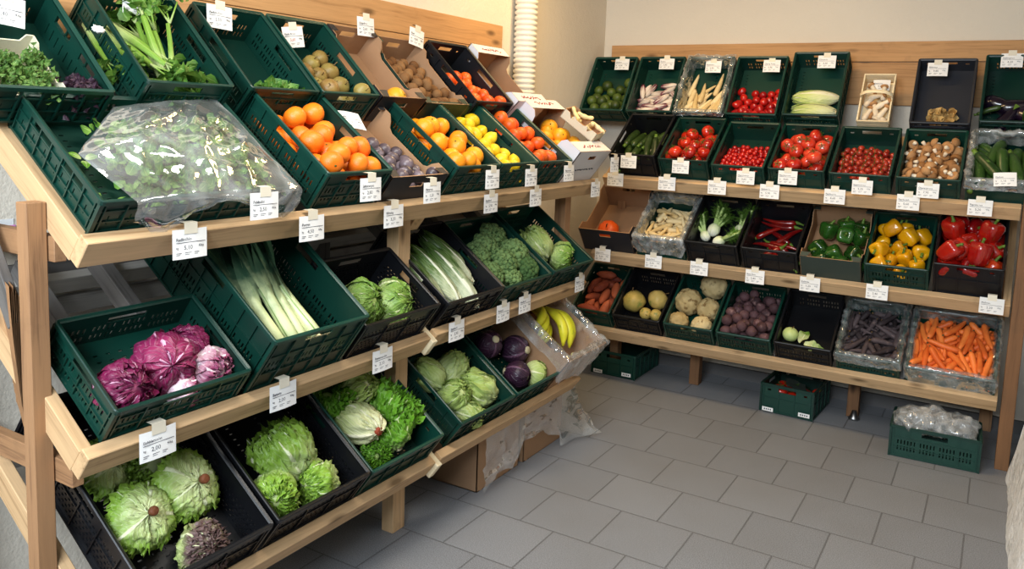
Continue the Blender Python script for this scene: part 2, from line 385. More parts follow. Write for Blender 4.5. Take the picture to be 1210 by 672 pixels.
def ico(sub, fn=None):
    bm = bmesh.new(); bmesh.ops.create_icosphere(bm, subdivisions=sub, radius=1)
    vs = [v.co.copy() for v in bm.verts]; fs = [tuple(v.index for v in f.verts) for f in bm.faces]; bm.free()
    return vs, fs
ICO = {k: ico(k) for k in (1, 2, 3, 4)}
def add_ico(mb, fn, sub=3, mi=0):
    vs, fs = ICO[sub]; b = len(mb.v)
    for v in vs: mb.pt(fn(v.copy()))
    for f in fs: mb.face([b+i for i in f], mi)

# ------------------------------------------------------------------ templates: (part name, mesh, [sub parts])
class Tmpl:
    """parts: list of (name, mesh, children). A single part makes a one-mesh thing."""
    def __init__(s, name, parts, cat): s.name, s.parts, s.cat = name, parts, cat
def spawn(t, M, label, group=None, cat=None):
    cat = cat or t.cat
    if len(t.parts) == 1 and not t.parts[0][2]:
        o = link(t.name, t.parts[0][1]); o.matrix_world = M; return tag(o, label, cat, group)
    r = thing(t.name, M, label, cat, group)
    for nm, me, sub in t.parts:
        p = link(nm, me, r)
        for n2, m2 in sub: link(n2, m2, p)
    return r
def rot_to(ax, roll=0.):
    """local +z goes to ax"""
    q = Vector((0, 0, 1)).rotation_difference(Vector(ax).normalized())
    return q.to_matrix().to_4x4() @ Matrix.Rotation(roll, 4, 'Z')

def sphere_fruit(name, mat, r, sub=3, sq=(1, 1, .95), dimple=.1, bumpy=.01, lob=0, lamp=0, nip=0, seed=0, stem=None, stemname='stem', cat='fruit', lump=2.5):
    mb = MB()
    def fn(v):
        n = noise.noise(v*lump+Vector((seed*7.1, 0, 0)))
        rr = 1+bumpy*n*2
        d = max(0, v.z); rr -= dimple*math.exp(-((1-d)*14)) if d > 0 else dimple*.5*math.exp(-((1+v.z)*14))
        if lob: rr *= 1+lamp*math.cos(lob*math.atan2(v.y, v.x))*(1-v.z*v.z)
        if nip: rr += nip*math.exp(-(1-abs(v.z))*26)
        return Vector((v.x*rr*sq[0], v.y*rr*sq[1], v.z*rr*sq[2]))*r
    add_ico(mb, fn, sub)
    parts = [('skin' if stem else name, mb.mesh(name, mat), [])]
    if stem:
        sb = MB(); stem(sb, r); parts.append((stemname, sb.mesh(stemname, stem.mat), []))
    return Tmpl(name, parts, cat)
def stem_button(sb, r): sb.lathe([(.0005, r*.86), (r*.09, r*.865), (r*.1, r*.89), (.0005, r*.9)], 6)
stem_button.mat = 'calyx'
def stem_calyx(sb, r):
    for i in range(5):
        a = i*2*PI/5+.3
        d = Vector((math.cos(a), math.sin(a), 0)); e = Vector((-d.y, d.x, 0))
        p = [d*0+Vector((0, 0, r*.84)), d*r*.3+e*r*.07+Vector((0, 0, r*.9)), d*r*.62+Vector((0, 0, r*.84)), d*r*.3-e*r*.07+Vector((0, 0, r*.9))]
        sb.face([sb.pt(q) for q in p]); sb.face([sb.pt(q-Vector((0, 0, .0006))) for q in p[::-1]])
    sb.tube([(0, 0, r*.8), (r*.05, 0, r*1.05), (r*.15, 0, r*1.18)], r*.05, 5)
stem_calyx.mat = 'calyx'
def stem_stick(sb, r): sb.tube([(0, 0, r*.75), (r*.06, 0, r*1.05), (r*.2, 0, r*1.3)], [r*.06, r*.045, r*.06], 6)
stem_stick.mat = 'stub'
def stem_cutdisc(mat, rr=.2, zz=-.98):
    def f(sb, r): sb.lathe([(r*rr*.9, r*zz+.012), (r*rr, r*zz-.001), (r*rr*.85, r*zz-.006), (.0005, r*zz-.004)], 14, wob=lambda p: p+Vector((0, 0, .002*noise.noise(p*90))))
    f.mat = mat; return f

def root_veg(name, mat, L, r, bend=.1, n=10, prof=None, seed=0, top=None, cat='vegetable', wob=.06, ns=10):
    """long produce along +x, thick end at -x"""
    mb = MB(); prof = prof or [(0, .35), (.02, .7), (.08, .95), (.25, 1), (.5, .85), (.75, .6), (.92, .36), (.98, .2), (1, .06)]
    pts = []; rad = []
    for i in range(ns+1):
        t = i/ns; t = t*t*(3-2*t)*.35+t*.65
        q = 0
        for (a, ra), (b, rb) in zip(prof, prof[1:]):
            if a <= t <= b+1e-9: q = ra+(rb-ra)*(t-a)/(b-a)
        w = noise.noise(Vector((t*3, seed*3.3, 0)))*bend*.5
        pts.append(((t-.5)*L, bend*L*(t-.5)**2*1.2+w*L*.2, noise.noise(Vector((t*3, seed*5.1, 9)))*bend*L*.15)); rad.append(max(.0006, q*r*(1+wob*noise.noise(Vector((t*14, seed, 3))))))
    mb.tube(pts, rad, n)
    parts = [('root' if top else name, mb.mesh(name, mat), [])]
    if top: sb = MB(); top(sb, L, r, pts); parts.append((top.part, sb.mesh(top.part, top.mat), []))
    return Tmpl(name, parts, cat)
def crown_stub(sb, L, r, pts):
    p = Vector(pts[0]); sb.tube([p+Vector((.002, 0, 0)), p-Vector((r*.35, 0, 0)), p-Vector((r*.6, 0, r*.1))], [r*.32, r*.28, r*.2], 6)
crown_stub.mat = 'stub'; crown_stub.part = 'crown'
def zuc_stem(sb, L, r, pts):
    p = Vector(pts[0]); sb.tube([p+Vector((.003, 0, 0)), p-Vector((r*.5, 0, 0)), p-Vector((r*1.0, 0, -r*.1))], [r*.55, r*.42, r*.5], 6)
zuc_stem.mat = 'stemg'; zuc_stem.part = 'stem'

def head(name, mat, R=.07, n=12, el=1.0, flare=0., ruf=.03, wid=1.15, top=75, low=28, seed=1, freq=9, core=True, nu=14, nv=12, corescale=.8, stem=None, stemname='cut_stem', cat='vegetable', edge=.03, gap=.2, crk=.03, rnd=26, big=0.):
    mb = MB(); rs = random.Random(seed)
    if core:
        def cf(v):
            q = 1+.06*noise.noise(v*3+Vector((seed, 0, 0)))
            return Vector((v.x*q, v.y*q, v.z*q*el))*R*corescale
        b = len(mb.v); add_ico(mb, cf, 2)
        for i in range(b, len(mb.v)): mb.uv[i] = (.8, .35)
    for i in range(n):
        t = i/max(1, n-1); az = i*2.39996+rs.uniform(-.2, .2); r = R*((1-gap)+gap*t)*rs.uniform(.97, 1.03)
        tp = top-low*t+rs.uniform(-8, 8); sd = rs.uniform(0, 50); w0 = wid*rs.uniform(.85, 1.15)
        def fn(uu, v):
            u = uu*2-1
            th = R_(-86+(tp+86)*v); wv = w0*(.35+.65*math.sin(PI*(min(1, .12+v*.8) if rnd >= 10 else .1+.6*v)))
            ph = az+u*wv
            e2 = u*u; tipf = max(e2*e2, v**4)
            ru = ruf*tipf*(math.sin(u*freq+v*freq*1.7+sd)+.6*math.sin(u*freq*2.3-v*freq*2+sd*2))
            cr = crk*(noise.noise(Vector((u*2.2+sd, v*5, sd)))+.5*noise.noise(Vector((u*6+sd, v*11, sd)))*(crk > .05))
            rr = r*(1+flare*v*v*(.45+.55*t)+edge*e2+ru+cr)
            # rounded leaf outline: the corners of the blade draw in
            th2 = th-R_(rnd)*e2*e2*v+R_(7)*tipf*math.sin(u*freq*1.9+sd*3)*(rnd < 20)
            return Vector((rr*math.cos(th2)*math.cos(ph), rr*math.cos(th2)*math.sin(ph), rr*math.sin(th2)*el+ru*r*.6))
        mb.grid(fn, nu, nv)
    parts = [('leaves' if stem else name, mb.mesh(name, mat), [])]
    if stem: sb = MB(); stem(sb, R); parts.append((stemname, sb.mesh(stemname, stem.mat), []))
    return Tmpl(name, parts, cat)

def pepper(name, mat, r=.045, h=.1, lob=4, seed=0):
    mb = MB(); pr = [(.001, -.86), (.32, -.93), (.6, -.86), (.82, -.6), (.93, -.2), (1., .3), (1.02, .6), (.9, .86), (.62, .98), (.3, .9), (.12, .8), (.001, .78)]
    def wob(p):
        k = 1+.07*noise.noise(p*22+Vector((seed*5, 0, 0)))
        return Vector((p.x*k+.12*p.z*math.sin(seed), p.y*k, p.z*(1+.08*math.sin(seed*3+p.x*30))))
    mb.lathe([(a*r, b*h/2) for a, b in pr], 24, 0, lob, .1, seed, wob)
    sb = MB(); sb.tube([(0, 0, h*.36), (.002, 0, h*.46), (.006, .002, h*.6), (.012, .003, h*.68)], [r*.3, r*.17, r*.13, r*.17], 7)
    return Tmpl(name, [('flesh', mb.mesh(name, mat), []), ('stem', sb.mesh('stem', 'stemg'), [])], 'pepper')

def leaf_cluster(mb, cx, cy, cz, n, R, size, rs, flat=.5, curl=.5, up=0.3, nu=3, nv=3):
    for i in range(n):
        p = Vector((cx, cy, cz))+Vector((rs.gauss(0, 1)*R[0], rs.gauss(0, 1)*R[1], rs.random()*R[2]))
        M = Matrix.Translation(p) @ Matrix.Rotation(rs.uniform(0, 2*PI), 4, 'Z') @ Matrix.Rotation(rs.uniform(-.9, .9)-up, 4, 'Y') @ Matrix.Rotation(rs.uniform(-.6, .6), 4, 'X')
        s = size*rs.uniform(.6, 1.3); c = curl*rs.uniform(.3, 1.3)
        def fn(u, v):
            x = v*s; w = s*.5*math.sin(PI*min(1, .1+v*.88))*(2*u-1)
            return M @ Vector((x, w, c*s*(v*v*.4-(2*u-1)**2*.35*math.sin(PI*v))))
        mb.grid(fn, nu, nv)

# ------------------------------------------------------------------ racks: crate frames
RW = {'LT': ('y', -.10, 1.275, 36.5), 'LTb': ('y', -.39, 1.539, 44), 'LM': ('y', -.085, .787, 36.5), 'LL': ('y', -.05, .33, 36.5),
      'BT': ('x', -.10, 1.255, 36.5), 'BTb': ('x', .22, 1.565, 58), 'BM': ('x', -.10, .80, 36.5), 'BL': ('x', -.10, .34, 36.5)}
def frame(row, c0, c1, dz=0., dy=0.):
    ax, a, z, T = RW[row]
    c = (c0+c1)/2
    base = Matrix.Translation((a, c, z)) @ Matrix.Rotation(PI/2, 4, 'Z') if ax == 'y' else Matrix.Translation((c, a, z))
    return base @ Matrix.Rotation(R_(T), 4, 'X') @ Matrix.Translation((0, dy, dz))

class Box:
    def __init__(s, root, M, w, d, h, T): s.root, s.M, s.w, s.d, s.h, s.T = root, M, w, d, h, T

_crate_cache = {}
def slots(w, h, style, ends):
    hs = []
    hw = min(.11, w*.34)
    if style == 'slot':
        hs.append((w/2-hw/2, h-.036, w/2+hw/2, h-.014))
        for r, (za, zb) in enumerate(((h*.42, h*.42+.02), (h*.42-.03, h*.42-.01))):
            x = .03
            while x < w-.035:
                if r == 0 or abs(x-w/2) > .0: hs.append((x, za, x+.006, zb))
                x += .0145 if int((x-.03)/.0145+.5) % 6 != 5 else .026
    elif style == 'window':
        hs.append((w*.2, h-.038, w*.42, h-.014)); hs.append((w*.58, h-.038, w*.8, h-.014))
        x = .03
        while x < w-.035: hs.append((x, .02, x+.004, h*.5)); x += .028
    elif style == 'diamond':
        hs.append((w/2-hw/2, h-.036, w/2+hw/2, h-.014))
        k = 0; z = .018
        while z < h-.05:
            x = .024+(k % 2)*.009
            while x < w-.03: hs.append((x, z, x+.009, z+.006)); x += .018
            z += .0125; k += 1
    elif style == 'solid':
        hs.append((w/2-hw/2, h-.034, w/2+hw/2, h-.014))
        for x in (w*.12, w*.82): hs.append((x, h-.034, x+.018, h-.024))
    return hs
def crate_parts(w, d, h, mat, style, floor='slots'):
    key = (round(w, 3), round(d, 3), round(h, 3), mat, style, floor)
    if key in _crate_cache: return _crate_cache[key]
    t = .004; o = .009; out = []
    b = MB(); hs = []
    if floor == 'slots':
        ny = int((d-.06)/.022)
        for j in range(ny):
            nx = int((w-.05)/.034)
            for i in range(nx):
                x = .026+i*(w-.05)/nx; y = .03+j*.022
                hs.append((x, y, x+.012, y+.005))
    elif floor == 'holes':
        for j in range(7):
            for i in range(6): x = .03+i*(w-.05)/6; y = .04+j*(d-.07)/7; hs.append((x, y, x+.010, y+.018))
    b.M = Matrix.Translation((-w/2+o, d-o, .006)) @ Matrix.Rotation(R_(90), 4, 'X')
    b.M = Matrix.Translation((-w/2+o, o, .008)) @ Matrix(((1, 0, 0, 0), (0, 0, 1, 0), (0, -1, 0, 0), (0, 0, 0, 1)))
    b.panel(w-2*o, d-2*o, t, hs)
    b.M = Matrix.Identity(4)
    for (x0, y0, x1, y1) in ((-w/2+o, o, w/2-o, o+.012), (-w/2+o, d-o-.012, w/2-o, d-o)): b.box(x0, y0, 0, x1, y1, .004)
    nr = 4
    for i in range(nr): x = -w/2+.04+i*(w-.08)/(nr-1); b.box(x-.003, .02, .0, x+.003, d-.02, .004)
    out.append(('base', b.mesh('base', mat, smooth=False)))
    def wall(L, Mx, sd):
        m = MB(); m.M = Mx
        m.panel(L, h-.008, t, slots(L, h-.008, style, True))
        # outer ribs
        step = {'slot': .058, 'window': .05, 'diamond': .09, 'solid': .07}[style]
        n = max(2, int((L-.03)/step))
        for i in range(n+1):
            x = .012+i*(L-.024)/n
            if abs(x-L/2) < .065 and style != 'window': m.box(x-.002, -.005, .002, x+.002, 0, h-.045)
            else: m.box(x-.002, -.006, .002, x+.002, 0, h-.012)
        for z in ((.30, .62) if style in ('window', 'slot') else (.5,)): m.box(.006, -.004, h*z-.0018, L-.006, 0, h*z+.0018)
        m.box(0, -.007, 0, L, 0, .006)
        return m.mesh(sd, mat, smooth=False)
    iw, idp = w-2*o, d-2*o
    Tn = Matrix.Translation
    out.append(('front_panel', wall(iw, Tn((-w/2+o, o, .004)), 'front_panel')))
    out.append(('back_panel', wall(iw, Tn((w/2-o, d-o, .004)) @ Matrix.Rotation(PI, 4, 'Z'), 'back_panel')))
    out.append(('side_panel', wall(idp, Tn((-w/2+o, d-o, .004)) @ Matrix.Rotation(-PI/2, 4, 'Z'), 'side_panel')))
    out.append(('side_panel', wall(idp, Tn((w/2-o, o, .004)) @ Matrix.Rotation(PI/2, 4, 'Z'), 'side_panel')))
    m = MB(); rw = .013
    # rim: swept lip with a raised outer edge
    sect = [(0, -.011), (0, .001), (.003, .003), (rw-.004, .001), (rw, -.002), (rw, -.006), (.003, -.006), (.003, -.011)]
    cr = .012; loop = []
    for (cx, cy, a0) in ((w/2, 0, -90), (w/2, d, 0), (-w/2, d, 90), (-w/2, 0, 180)):
        sx = 1 if cx > 0 else -1; sy = -1 if cy == 0 else 1
        for k in range(4):
            a = R_(a0+k*30); loop.append(((cx-sx*cr), (cy-sy*cr), math.cos(a), math.sin(a)))
    rr = [[(cx+dx*(cr-q), cy+dy*(cr-q), h+z) for q, z in sect] for (cx, cy, dx, dy) in loop]
    n = len(sect); g = [[m.pt(p) for p in r] for r in rr]
    for i in range(len(g)):
        for j in range(n): i2 = (i+1) % len(g); m.face((g[i][j], g[i2][j], g[i2][(j+1) % n], g[i][(j+1) % n]))
    for sx in (-1, 1):
        for sy in (0, 1): # corner posts
            x = sx*(w/2-.007); y = .007 if sy == 0 else d-.007
            m.box(x-.005, y-.005, .0, x+.005, y+.005, h-.009)
    out.append(('rim', m.mesh('rim', mat, smooth=False)))
    _crate_cache[key] = out; return out
def crate(M, w, d, h, mat, style, label, T, name='produce_crate', group=None, floor='slots'):
    r = thing(name, M, label, 'crate', group)
    for nm, me in crate_parts(w, d, h, mat, style, floor): link(nm, me, r)
    return Box(r, M, w, d, h, R_(T))
def put(row, c0, c1, d, h, mat, style, label, floor='slots', dz=0., dy=0., name='produce_crate'):
    M = frame(row, c0, c1, dz, dy); return crate(M, c1-c0-.004, d, h, mat, style, label, RW[row][3], floor=floor, name=name)

def carton(M, w, d, h, out, inn, label, T, name='cardboard_box', low=.55, tabs=True, fronth=None, cut=.06, flange=.035, hole=True, full=False):
    r = thing(name, M, label, 'box'); t = .004; fh = fronth or h
    b = MB(); b.box(-w/2, 0, 0, w/2, d, t, 1); b.build('base', [out, inn], r, smooth=False)
    L = h*low
    def side():
        c = cut
        return [(0, 0), (d, 0), (d, h), (d-c, h), (d-c-.02, h-.022), (d-c-.03, L+.01), (d-c-.05, L), (c+.05, L), (c+.03, L+.01), (c+.02, fh-.022), (c, fh), (0, fh)]
    for sx in (-1, 1):
        m = MB(); 
        if sx < 0: m.M = Matrix.Translation((-w/2, 0, 0)) @ Matrix(((0, 1, 0, 0), (1, 0, 0, 0), (0, 0, 1, 0), (0, 0, 0, 1)))
        else: m.M = Matrix.Translation((w/2, 0, 0)) @ Matrix(((0, -1, 0, 0), (1, 0, 0, 0), (0, 0, 1, 0), (0, 0, 0, 1)))
        m.slab(side(), t, 1, 0); m.build('side_panel', [out, inn], r, smooth=False)
    for nm, y, s_, hh in (('front_panel', 0, 1, fh), ('back_panel', d, -1, h)):
        m = MB(); m.M = Matrix.Translation((-w/2, y, 0)) @ Matrix.Scale(s_, 4, (0, 1, 0))
        hl = [(w/2-.04, hh-.045, w/2+.04, hh-.022)] if hole and nm == 'back_panel' else ([(w/2-.035, hh-.05, w/2+.035, hh-.03)] if hole else [])
        m.panel(w, hh, t, hl, 1, 0); o = m.build(nm, [out, inn], r, smooth=False)
    if tabs:
        for y0, y1, hh in ((0, flange, fh), (d-flange, d, h)):
            for sx in ((1,) if full else (-1, 1)):
                m = MB()
                a = [(-w/2, y0), (w/2, y0), (w/2, y1), (-w/2, y1)] if full else [(sx*w/2, y0), (sx*(w/2-.035), y0), (sx*(w/2-.05 if y0 == 0 else w/2-.03), y1), (sx*w/2, y1)]
                for z in (hh-.003, hh): m.face([m.pt((x, y, z)) for x, y in (a if sx > 0 else a[::-1])], 0 if z == hh else 1)
                m.build('corner_tab', [out, inn], r, smooth=False)
    return Box(r, M, w, d, h, R_(T))
def put_carton(row, c0, c1, d, h, out, inn, label, **kw):
    M = frame(row, c0, c1, kw.pop('dz', 0), kw.pop('dy', 0)); return carton(M, c1-c0-.006, d, h, out, inn, label, RW[row][3], **kw)

# ------------------------------------------------------------------ loose packing of produce in a tilted crate
def pack(bx, n, r, K=1, L=0., seed=1, y=(0, 1), its=130, ang=None, angj=.5, rv=.08, z0=.012, layers=None, xr=(-1, 1), g=1.0, gt=.2):
    rs = np.random.RandomState(seed)
    w, d = bx.w-.03, bx.d-.03; T = bx.T*gt
    G = np.array([0, -math.sin(T), -math.cos(T)])*.004*g
    R = r*(1+rv*rs.uniform(-1, 1, n)); P = np.zeros((n, K, 3)); off = np.linspace(-.5, .5, K)*L if K > 1 else np.zeros(1)
    for i in range(n):
        cx = rs.uniform(xr[0], xr[1])*w/2*.8; cy = .015+d*(y[0]+(y[1]-y[0])*rs.uniform(0, 1)); cz = z0+r+(i/n)*(layers or 3)*2*r*1.1
        a = (rs.uniform(0, PI) if ang is None else ang+rs.uniform(-angj, angj))
        if K > 1:
            mx = max(0, w/2-abs(math.cos(a))*L/2-r); cx = max(-mx, min(mx, cx))
            my = abs(math.sin(a))*L/2+r; cy = max(.015+my, min(.015+d-my, cy))
        P[i] = np.array([cx, cy, cz])+np.outer(off, [math.cos(a), math.sin(a), rs.uniform(-.12, .12)])
    Rf = np.repeat(R, K); gid = np.repeat(np.arange(n), K)
    same = gid[:, None] == gid[None, :]
    sumR = Rf[:, None]+Rf[None, :]; upper = np.triu(~same, 1)
    rest = np.abs(off[:, None]-off[None, :]) if K > 1 else None
    for it in range(its):
        Q = P.reshape(-1, 3); Q += G*(1. if it < its*.6 else .35)
        if it % 5 == 0:
            D = Q[:, None, :]-Q[None, :, :]; near = ((D**2).sum(2) < (sumR+.022)**2) & upper; I, J = np.nonzero(near); sr = sumR[I, J]
        for s in range(2):
            D = Q[I]-Q[J]; dist = np.sqrt((D**2).sum(1))+1e-9
            ov = sr-dist; m = ov > 0
            c = np.where(m, ov*.5/dist, 0.)[:, None]*D; mf = m.astype(float)
            acc = np.stack([np.bincount(I, c[:, k], len(Q))-np.bincount(J, c[:, k], len(Q)) for k in range(3)], 1)
            cnt = np.maximum(1, np.bincount(I, mf, len(Q))+np.bincount(J, mf, len(Q)))[:, None]
            Q += acc/np.sqrt(cnt)*.9
            Q[:, 0] = np.clip(Q[:, 0], -w/2+Rf, w/2-Rf); Q[:, 1] = np.clip(Q[:, 1], .013+Rf, .013+d-Rf); Q[:, 2] = np.maximum(Q[:, 2], z0+Rf)
            if K > 1:
                P = Q.reshape(n, K, 3)
                for _ in range(2):
                    c0 = P.mean(1); ax = P[:, -1]-P[:, 0]; ax /= (np.linalg.norm(ax, axis=1)[:, None]+1e-9)
                    P = c0[:, None, :]+ax[:, None, :]*off[None, :, None]
                Q = P.reshape(-1, 3).copy()
        P = Q.reshape(n, K, 3)
    cen = P.mean(1); ax = P[:, -1]-P[:, 0] if K > 1 else np.zeros((n, 3))
    return [(Vector(c), Vector(a) if K > 1 else None, float(q/r)) for c, a, q in zip(cen, ax, R)]

def zone(bx, c):
    # where one would point: low front, middle or back of the pile; left, centre, right
    fx = c.x/(bx.w/2); a = 'left' if fx < -.33 else ('right' if fx > .33 else 'centre')
    fy = c.y/bx.d; b = 'front' if fy < .27 else ('middle' if fy < .55 else 'back')
    return f'{b} {a}'
def pile(bx, tm, n, r, look, where, group, K=1, L=0., up=None, seed=1, sf=1.0, **kw):
    tms = tm if isinstance(tm, list) else [tm]; rs = random.Random(seed)
    for i, (c, a, s) in enumerate(pack(bx, n, r, K, L, seed, **kw)):
        t = tms[i % len(tms)]
        if a is not None:
            if rs.random() < .5: a = -a
            q = Vector((1, 0, 0)).rotation_difference(a.normalized()).to_matrix().to_4x4() @ Matrix.Rotation(rs.uniform(0, 6.28), 4, 'X')
        elif up is not None:
            q = rot_to(Vector((rs.gauss(0, up), rs.gauss(0, up)-.2, 1)), rs.uniform(0, 6.28))
        else: q = rot_to(Vector((rs.gauss(0, 1), rs.gauss(0, 1), rs.gauss(0, 1))), rs.uniform(0, 6.28))
        spawn(t, bx.M @ Matrix.Translation(c) @ q @ Matrix.Scale(s*sf, 4), f'{look}, {zone(bx, c)} of {where}', group)
def place(bx, t, x, y, z, ax=(0, 0, 1), roll=0., s=1., label='', group=None, cat=None):
    return spawn(t, bx.M @ Matrix.Translation((x, y, z)) @ rot_to(ax, roll) @ Matrix.Scale(s, 4), label, group, cat)

# ================================================================== THE ROOM
def slabobj(name, x0, y0, z0, x1, y1, z1, mat, parent=None, bevel=0):
    c = Vector(((x0+x1)/2, (y0+y1)/2, (z0+z1)/2)); m = MB()
    m.box(x0, y0, z0, x1, y1, z1); return m.build(name, mat, parent, smooth=False, bevel=bevel)
struct(slabobj('floor', -.9, -6.5, -.1, 3.6, .75, 0, 'tiles'))
struct(slabobj('wall_left', -.9, -6.5, 0, -.68, .75, 2.75, 'wall'))
struct(slabobj('wall_back', -.68, .5, 0, 2.6, .75, 2.75, 'wall'))
struct(slabobj('ceiling', -.9, -6.5, 2.75, 3.6, .75, 2.9, 'ceiling'))
struct(slabobj('baseboard_back', -.68, .475, 0, 2.6, .5, .07, 'baseboard'))
struct(slabobj('baseboard_left', -.68, -6.5, 0, -.655, .475, .07, 'baseboard'))
m = MB()   # the rough whitewashed wall end beside the rack leans back a little
def rw(u, v):
    y = -.2-u*2.2; z = v*2.6
    return Vector((1.795+.16*z+.012*noise.noise(Vector((y*3, z*3, 0)))+.006*noise.noise(Vector((y*14, z*14, 2))), y+.01*noise.noise(Vector((0, z*9, 4))), z))
m.grid(rw, 60, 60)
m.grid(lambda u, v: Vector((1.795+.16*v*2.6+u*.5+.01*noise.noise(Vector((u*6, v*20, 1)))*min(1, u*5), -.2+.01*noise.noise(Vector((0, v*2.6*9, 4))), v*2.6)), 10, 60)
struct(m.build('wall_right', 'wall_rough'))

def beam(name, p0, p1, wd, th, up=(0, 0, 1), mat='timber', parent=None, bevel=.002, nails=0):
    """plank from p0 to p1 (centre line); wd along the 'up' side, th across"""
    p0, p1 = Vector(p0), Vector(p1); x = (p1-p0); L = x.length; x.normalize()
    z = Vector(up); z = (z-x*z.dot(x)).normalized(); y = z.cross(x)
    M = Matrix.Translation(p0) @ Matrix((x, y, z)).transposed().to_4x4()
    m = MB(); m.box(0, -th/2, -wd/2, L, th/2, wd/2)
    o = link(name, m.mesh(name, mat, smooth=False, bevel=bevel), parent)
    if parent is not None: o.matrix_local = parent.matrix_world.inverted() @ M
    else: o.matrix_world = M
    return o
def screw(name, p, n, parent):
    m = MB(); m.lathe([(.0001, .0012), (.0035, .001), (.004, 0), (.004, -.002)], 8); o = m.build(name, 'metal', parent)
    o.matrix_local = parent.matrix_world.inverted() @ Matrix.Translation(p) @ rot_to(n)

def shelf(row, a0, a1, depth, label, bear, ends=(True, True), seam=None, mat='timber', backmat='timber_white', group='display rack shelves'):
    """one tilted shelf: lipped front rail, sloping end rails, sloping bearers and a rail along the wall"""
    ax, a, z, T = RW[row]; T = R_(T); s, c = math.sin(T), math.cos(T)
    P = (lambda k, d, n: Vector((a-d*c+n*s, k, z+d*s+n*c))) if ax == 'y' else (lambda k, d, n: Vector((k, a+d*c-n*s, z+d*s+n*c)))
    N = Vector((s, 0, c)) if ax == 'y' else Vector((0, -s, c))
    r = thing('display_shelf', Matrix.Translation(P(a0, 0, 0)), label, 'shelf', group)
    bpy.context.view_layer.update()
    segs = [(a0, a1)] if seam is None else [(a0, seam-.015), (seam+.015, a1)]
    for i, (u0, u1) in enumerate(segs): beam('front_rail', P(u0, -.017, -.027+(.008 if i else 0)), P(u1, -.017, -.027+(.008 if i else 0)), .076, .034, N, mat if i == 0 else mat, r)
    if seam is not None:
        o = beam('bearer_end', P(seam, -.05, -.03), P(seam, .10, -.03), .07, .028, N, 'basket', r)
    for k, e in zip((a0+.016, a1-.016), ends):
        if e:
            o = beam('side_rail', P(k, -.001, -.037), P(k, depth, -.037), .07, .032, N, mat, r)
    for k in bear: beam('bearer', P(k, .02, -.037), P(k, depth, -.037), .055, .04, N, 'timber_grey', r)
    beam('back_rail', P(a0, depth-.03, -.095), P(a1, depth-.03, -.095), .06, .03, N, backmat, r)
    return r
LY0, LY1, SEAM = -3.466, -.86, -2.185
shelf('LT', LY0, -.80, .66, 'topmost timber shelf of the left wall rack, with tilted front rail', (-3.0, -2.7, -1.8, -1.4, -1.05))
shelf('LM', LY0-.02, -.93, .62, 'middle timber shelf of the left wall rack, under the radicchio and leeks', (-3.33, -3.12, -2.75, -2.4, -1.9, -1.55, -1.2), seam=SEAM)
shelf('LL', LY0, -1.02, .62, 'lowest timber shelf of the left wall rack, under the lettuces', (-3.1, -2.7, -2.4, -1.9, -1.5), seam=SEAM)
shelf('BT', -.36, 1.735, .62, 'topmost timber shelf of the back wall rack, under the tomatoes', (.1, .7, 1.3), (True, False))
shelf('BM', -.41, 1.735, .62, 'middle timber shelf of the back wall rack, under the peppers', (.1, .7, 1.3))
shelf('BL', -.41, 1.725, .62, 'lowest timber shelf of the back wall rack, under the carrots', (.1, .7, 1.3))

def post(x0, y0, x1, y1, z1, label, mat='timber_old', name='rack_post', z0=0):
    o = beam(name, ((x0+x1)/2, (y0+y1)/2, z0), ((x0+x1)/2, (y0+y1)/2, z1), y1-y0, x1-x0, (0, 1, 0), mat); return tag(o, label, 'post', 'timber rack posts')
post(-.264, -3.514, -.221, -3.468, 1.345, 'thick sawn timber post at the near end of the left rack')
post(-.245, -2.225, -.19, -2.155, 1.20, 'short timber post under the joint of the left rack rails', 'timber')
post(-.245, -.93, -.185, -.87, 1.21, 'timber post at the corner end of the left rack', 'timber_old')
post(-.655, -3.52, -.60, -3.468, 1.3, 'rear timber post by the wall at the near end of the left rack')
post(-.655, -2.2, -.60, -2.14, 1.5, 'rear timber post by the wall at the middle of the left rack', 'timber_grey')
post(1.742, -.124, 1.80, -.055, 1.3, 'timber post at the right end of the back rack by the white wall', 'timber_shaded')
post(.13, .2, .19, .26, .40, 'short timber leg under the lowest back shelf, on the left', 'timber_shaded')
post(1.03, .2, 1.09, .26, .40, 'short timber leg under the lowest back shelf, on the right with round foot', 'timber_shaded')
post(-.40, .2, -.345, .26, 1.2, 'rear timber post at the corner end of the back rack')
post(1.66, .42, 1.72, .48, 1.6, 'rear timber post at the right end of the back rack')
def rail(p0, p1, w, t, label, mat='timber_old', up=(0, 0, 1), name='cross_rail'): return tag(beam(name, p0, p1, w, t, up, mat), label, 'rail', 'cross rails of the racks')
rail((-.66, -3.45, 1.235), (-.20, -3.45, 1.235), .06, .03, 'short upper cross rail behind the near timber post')
rail((-.66, -3.45, .70), (-.155, -3.45, .70), .06, .03, 'short lower cross rail behind the near timber post')
rail((-.663, -3.6, 1.09), (-.663, -.95, 1.09), .06, .03, 'dark horizontal rail along the wall behind the middle left shelf', 'timber_grey')
rail((-.663, -3.6, .985), (-.663, -.95, .985), .055, .03, 'whitish horizontal board along the wall behind the middle left shelf', 'timber_white')
rail((-.20, -2.11, 1.165), (-.62, -2.11, 1.48), .06, .06, 'sloping beam end sticking out under the top left rail', 'timber', name='sloping_beam')
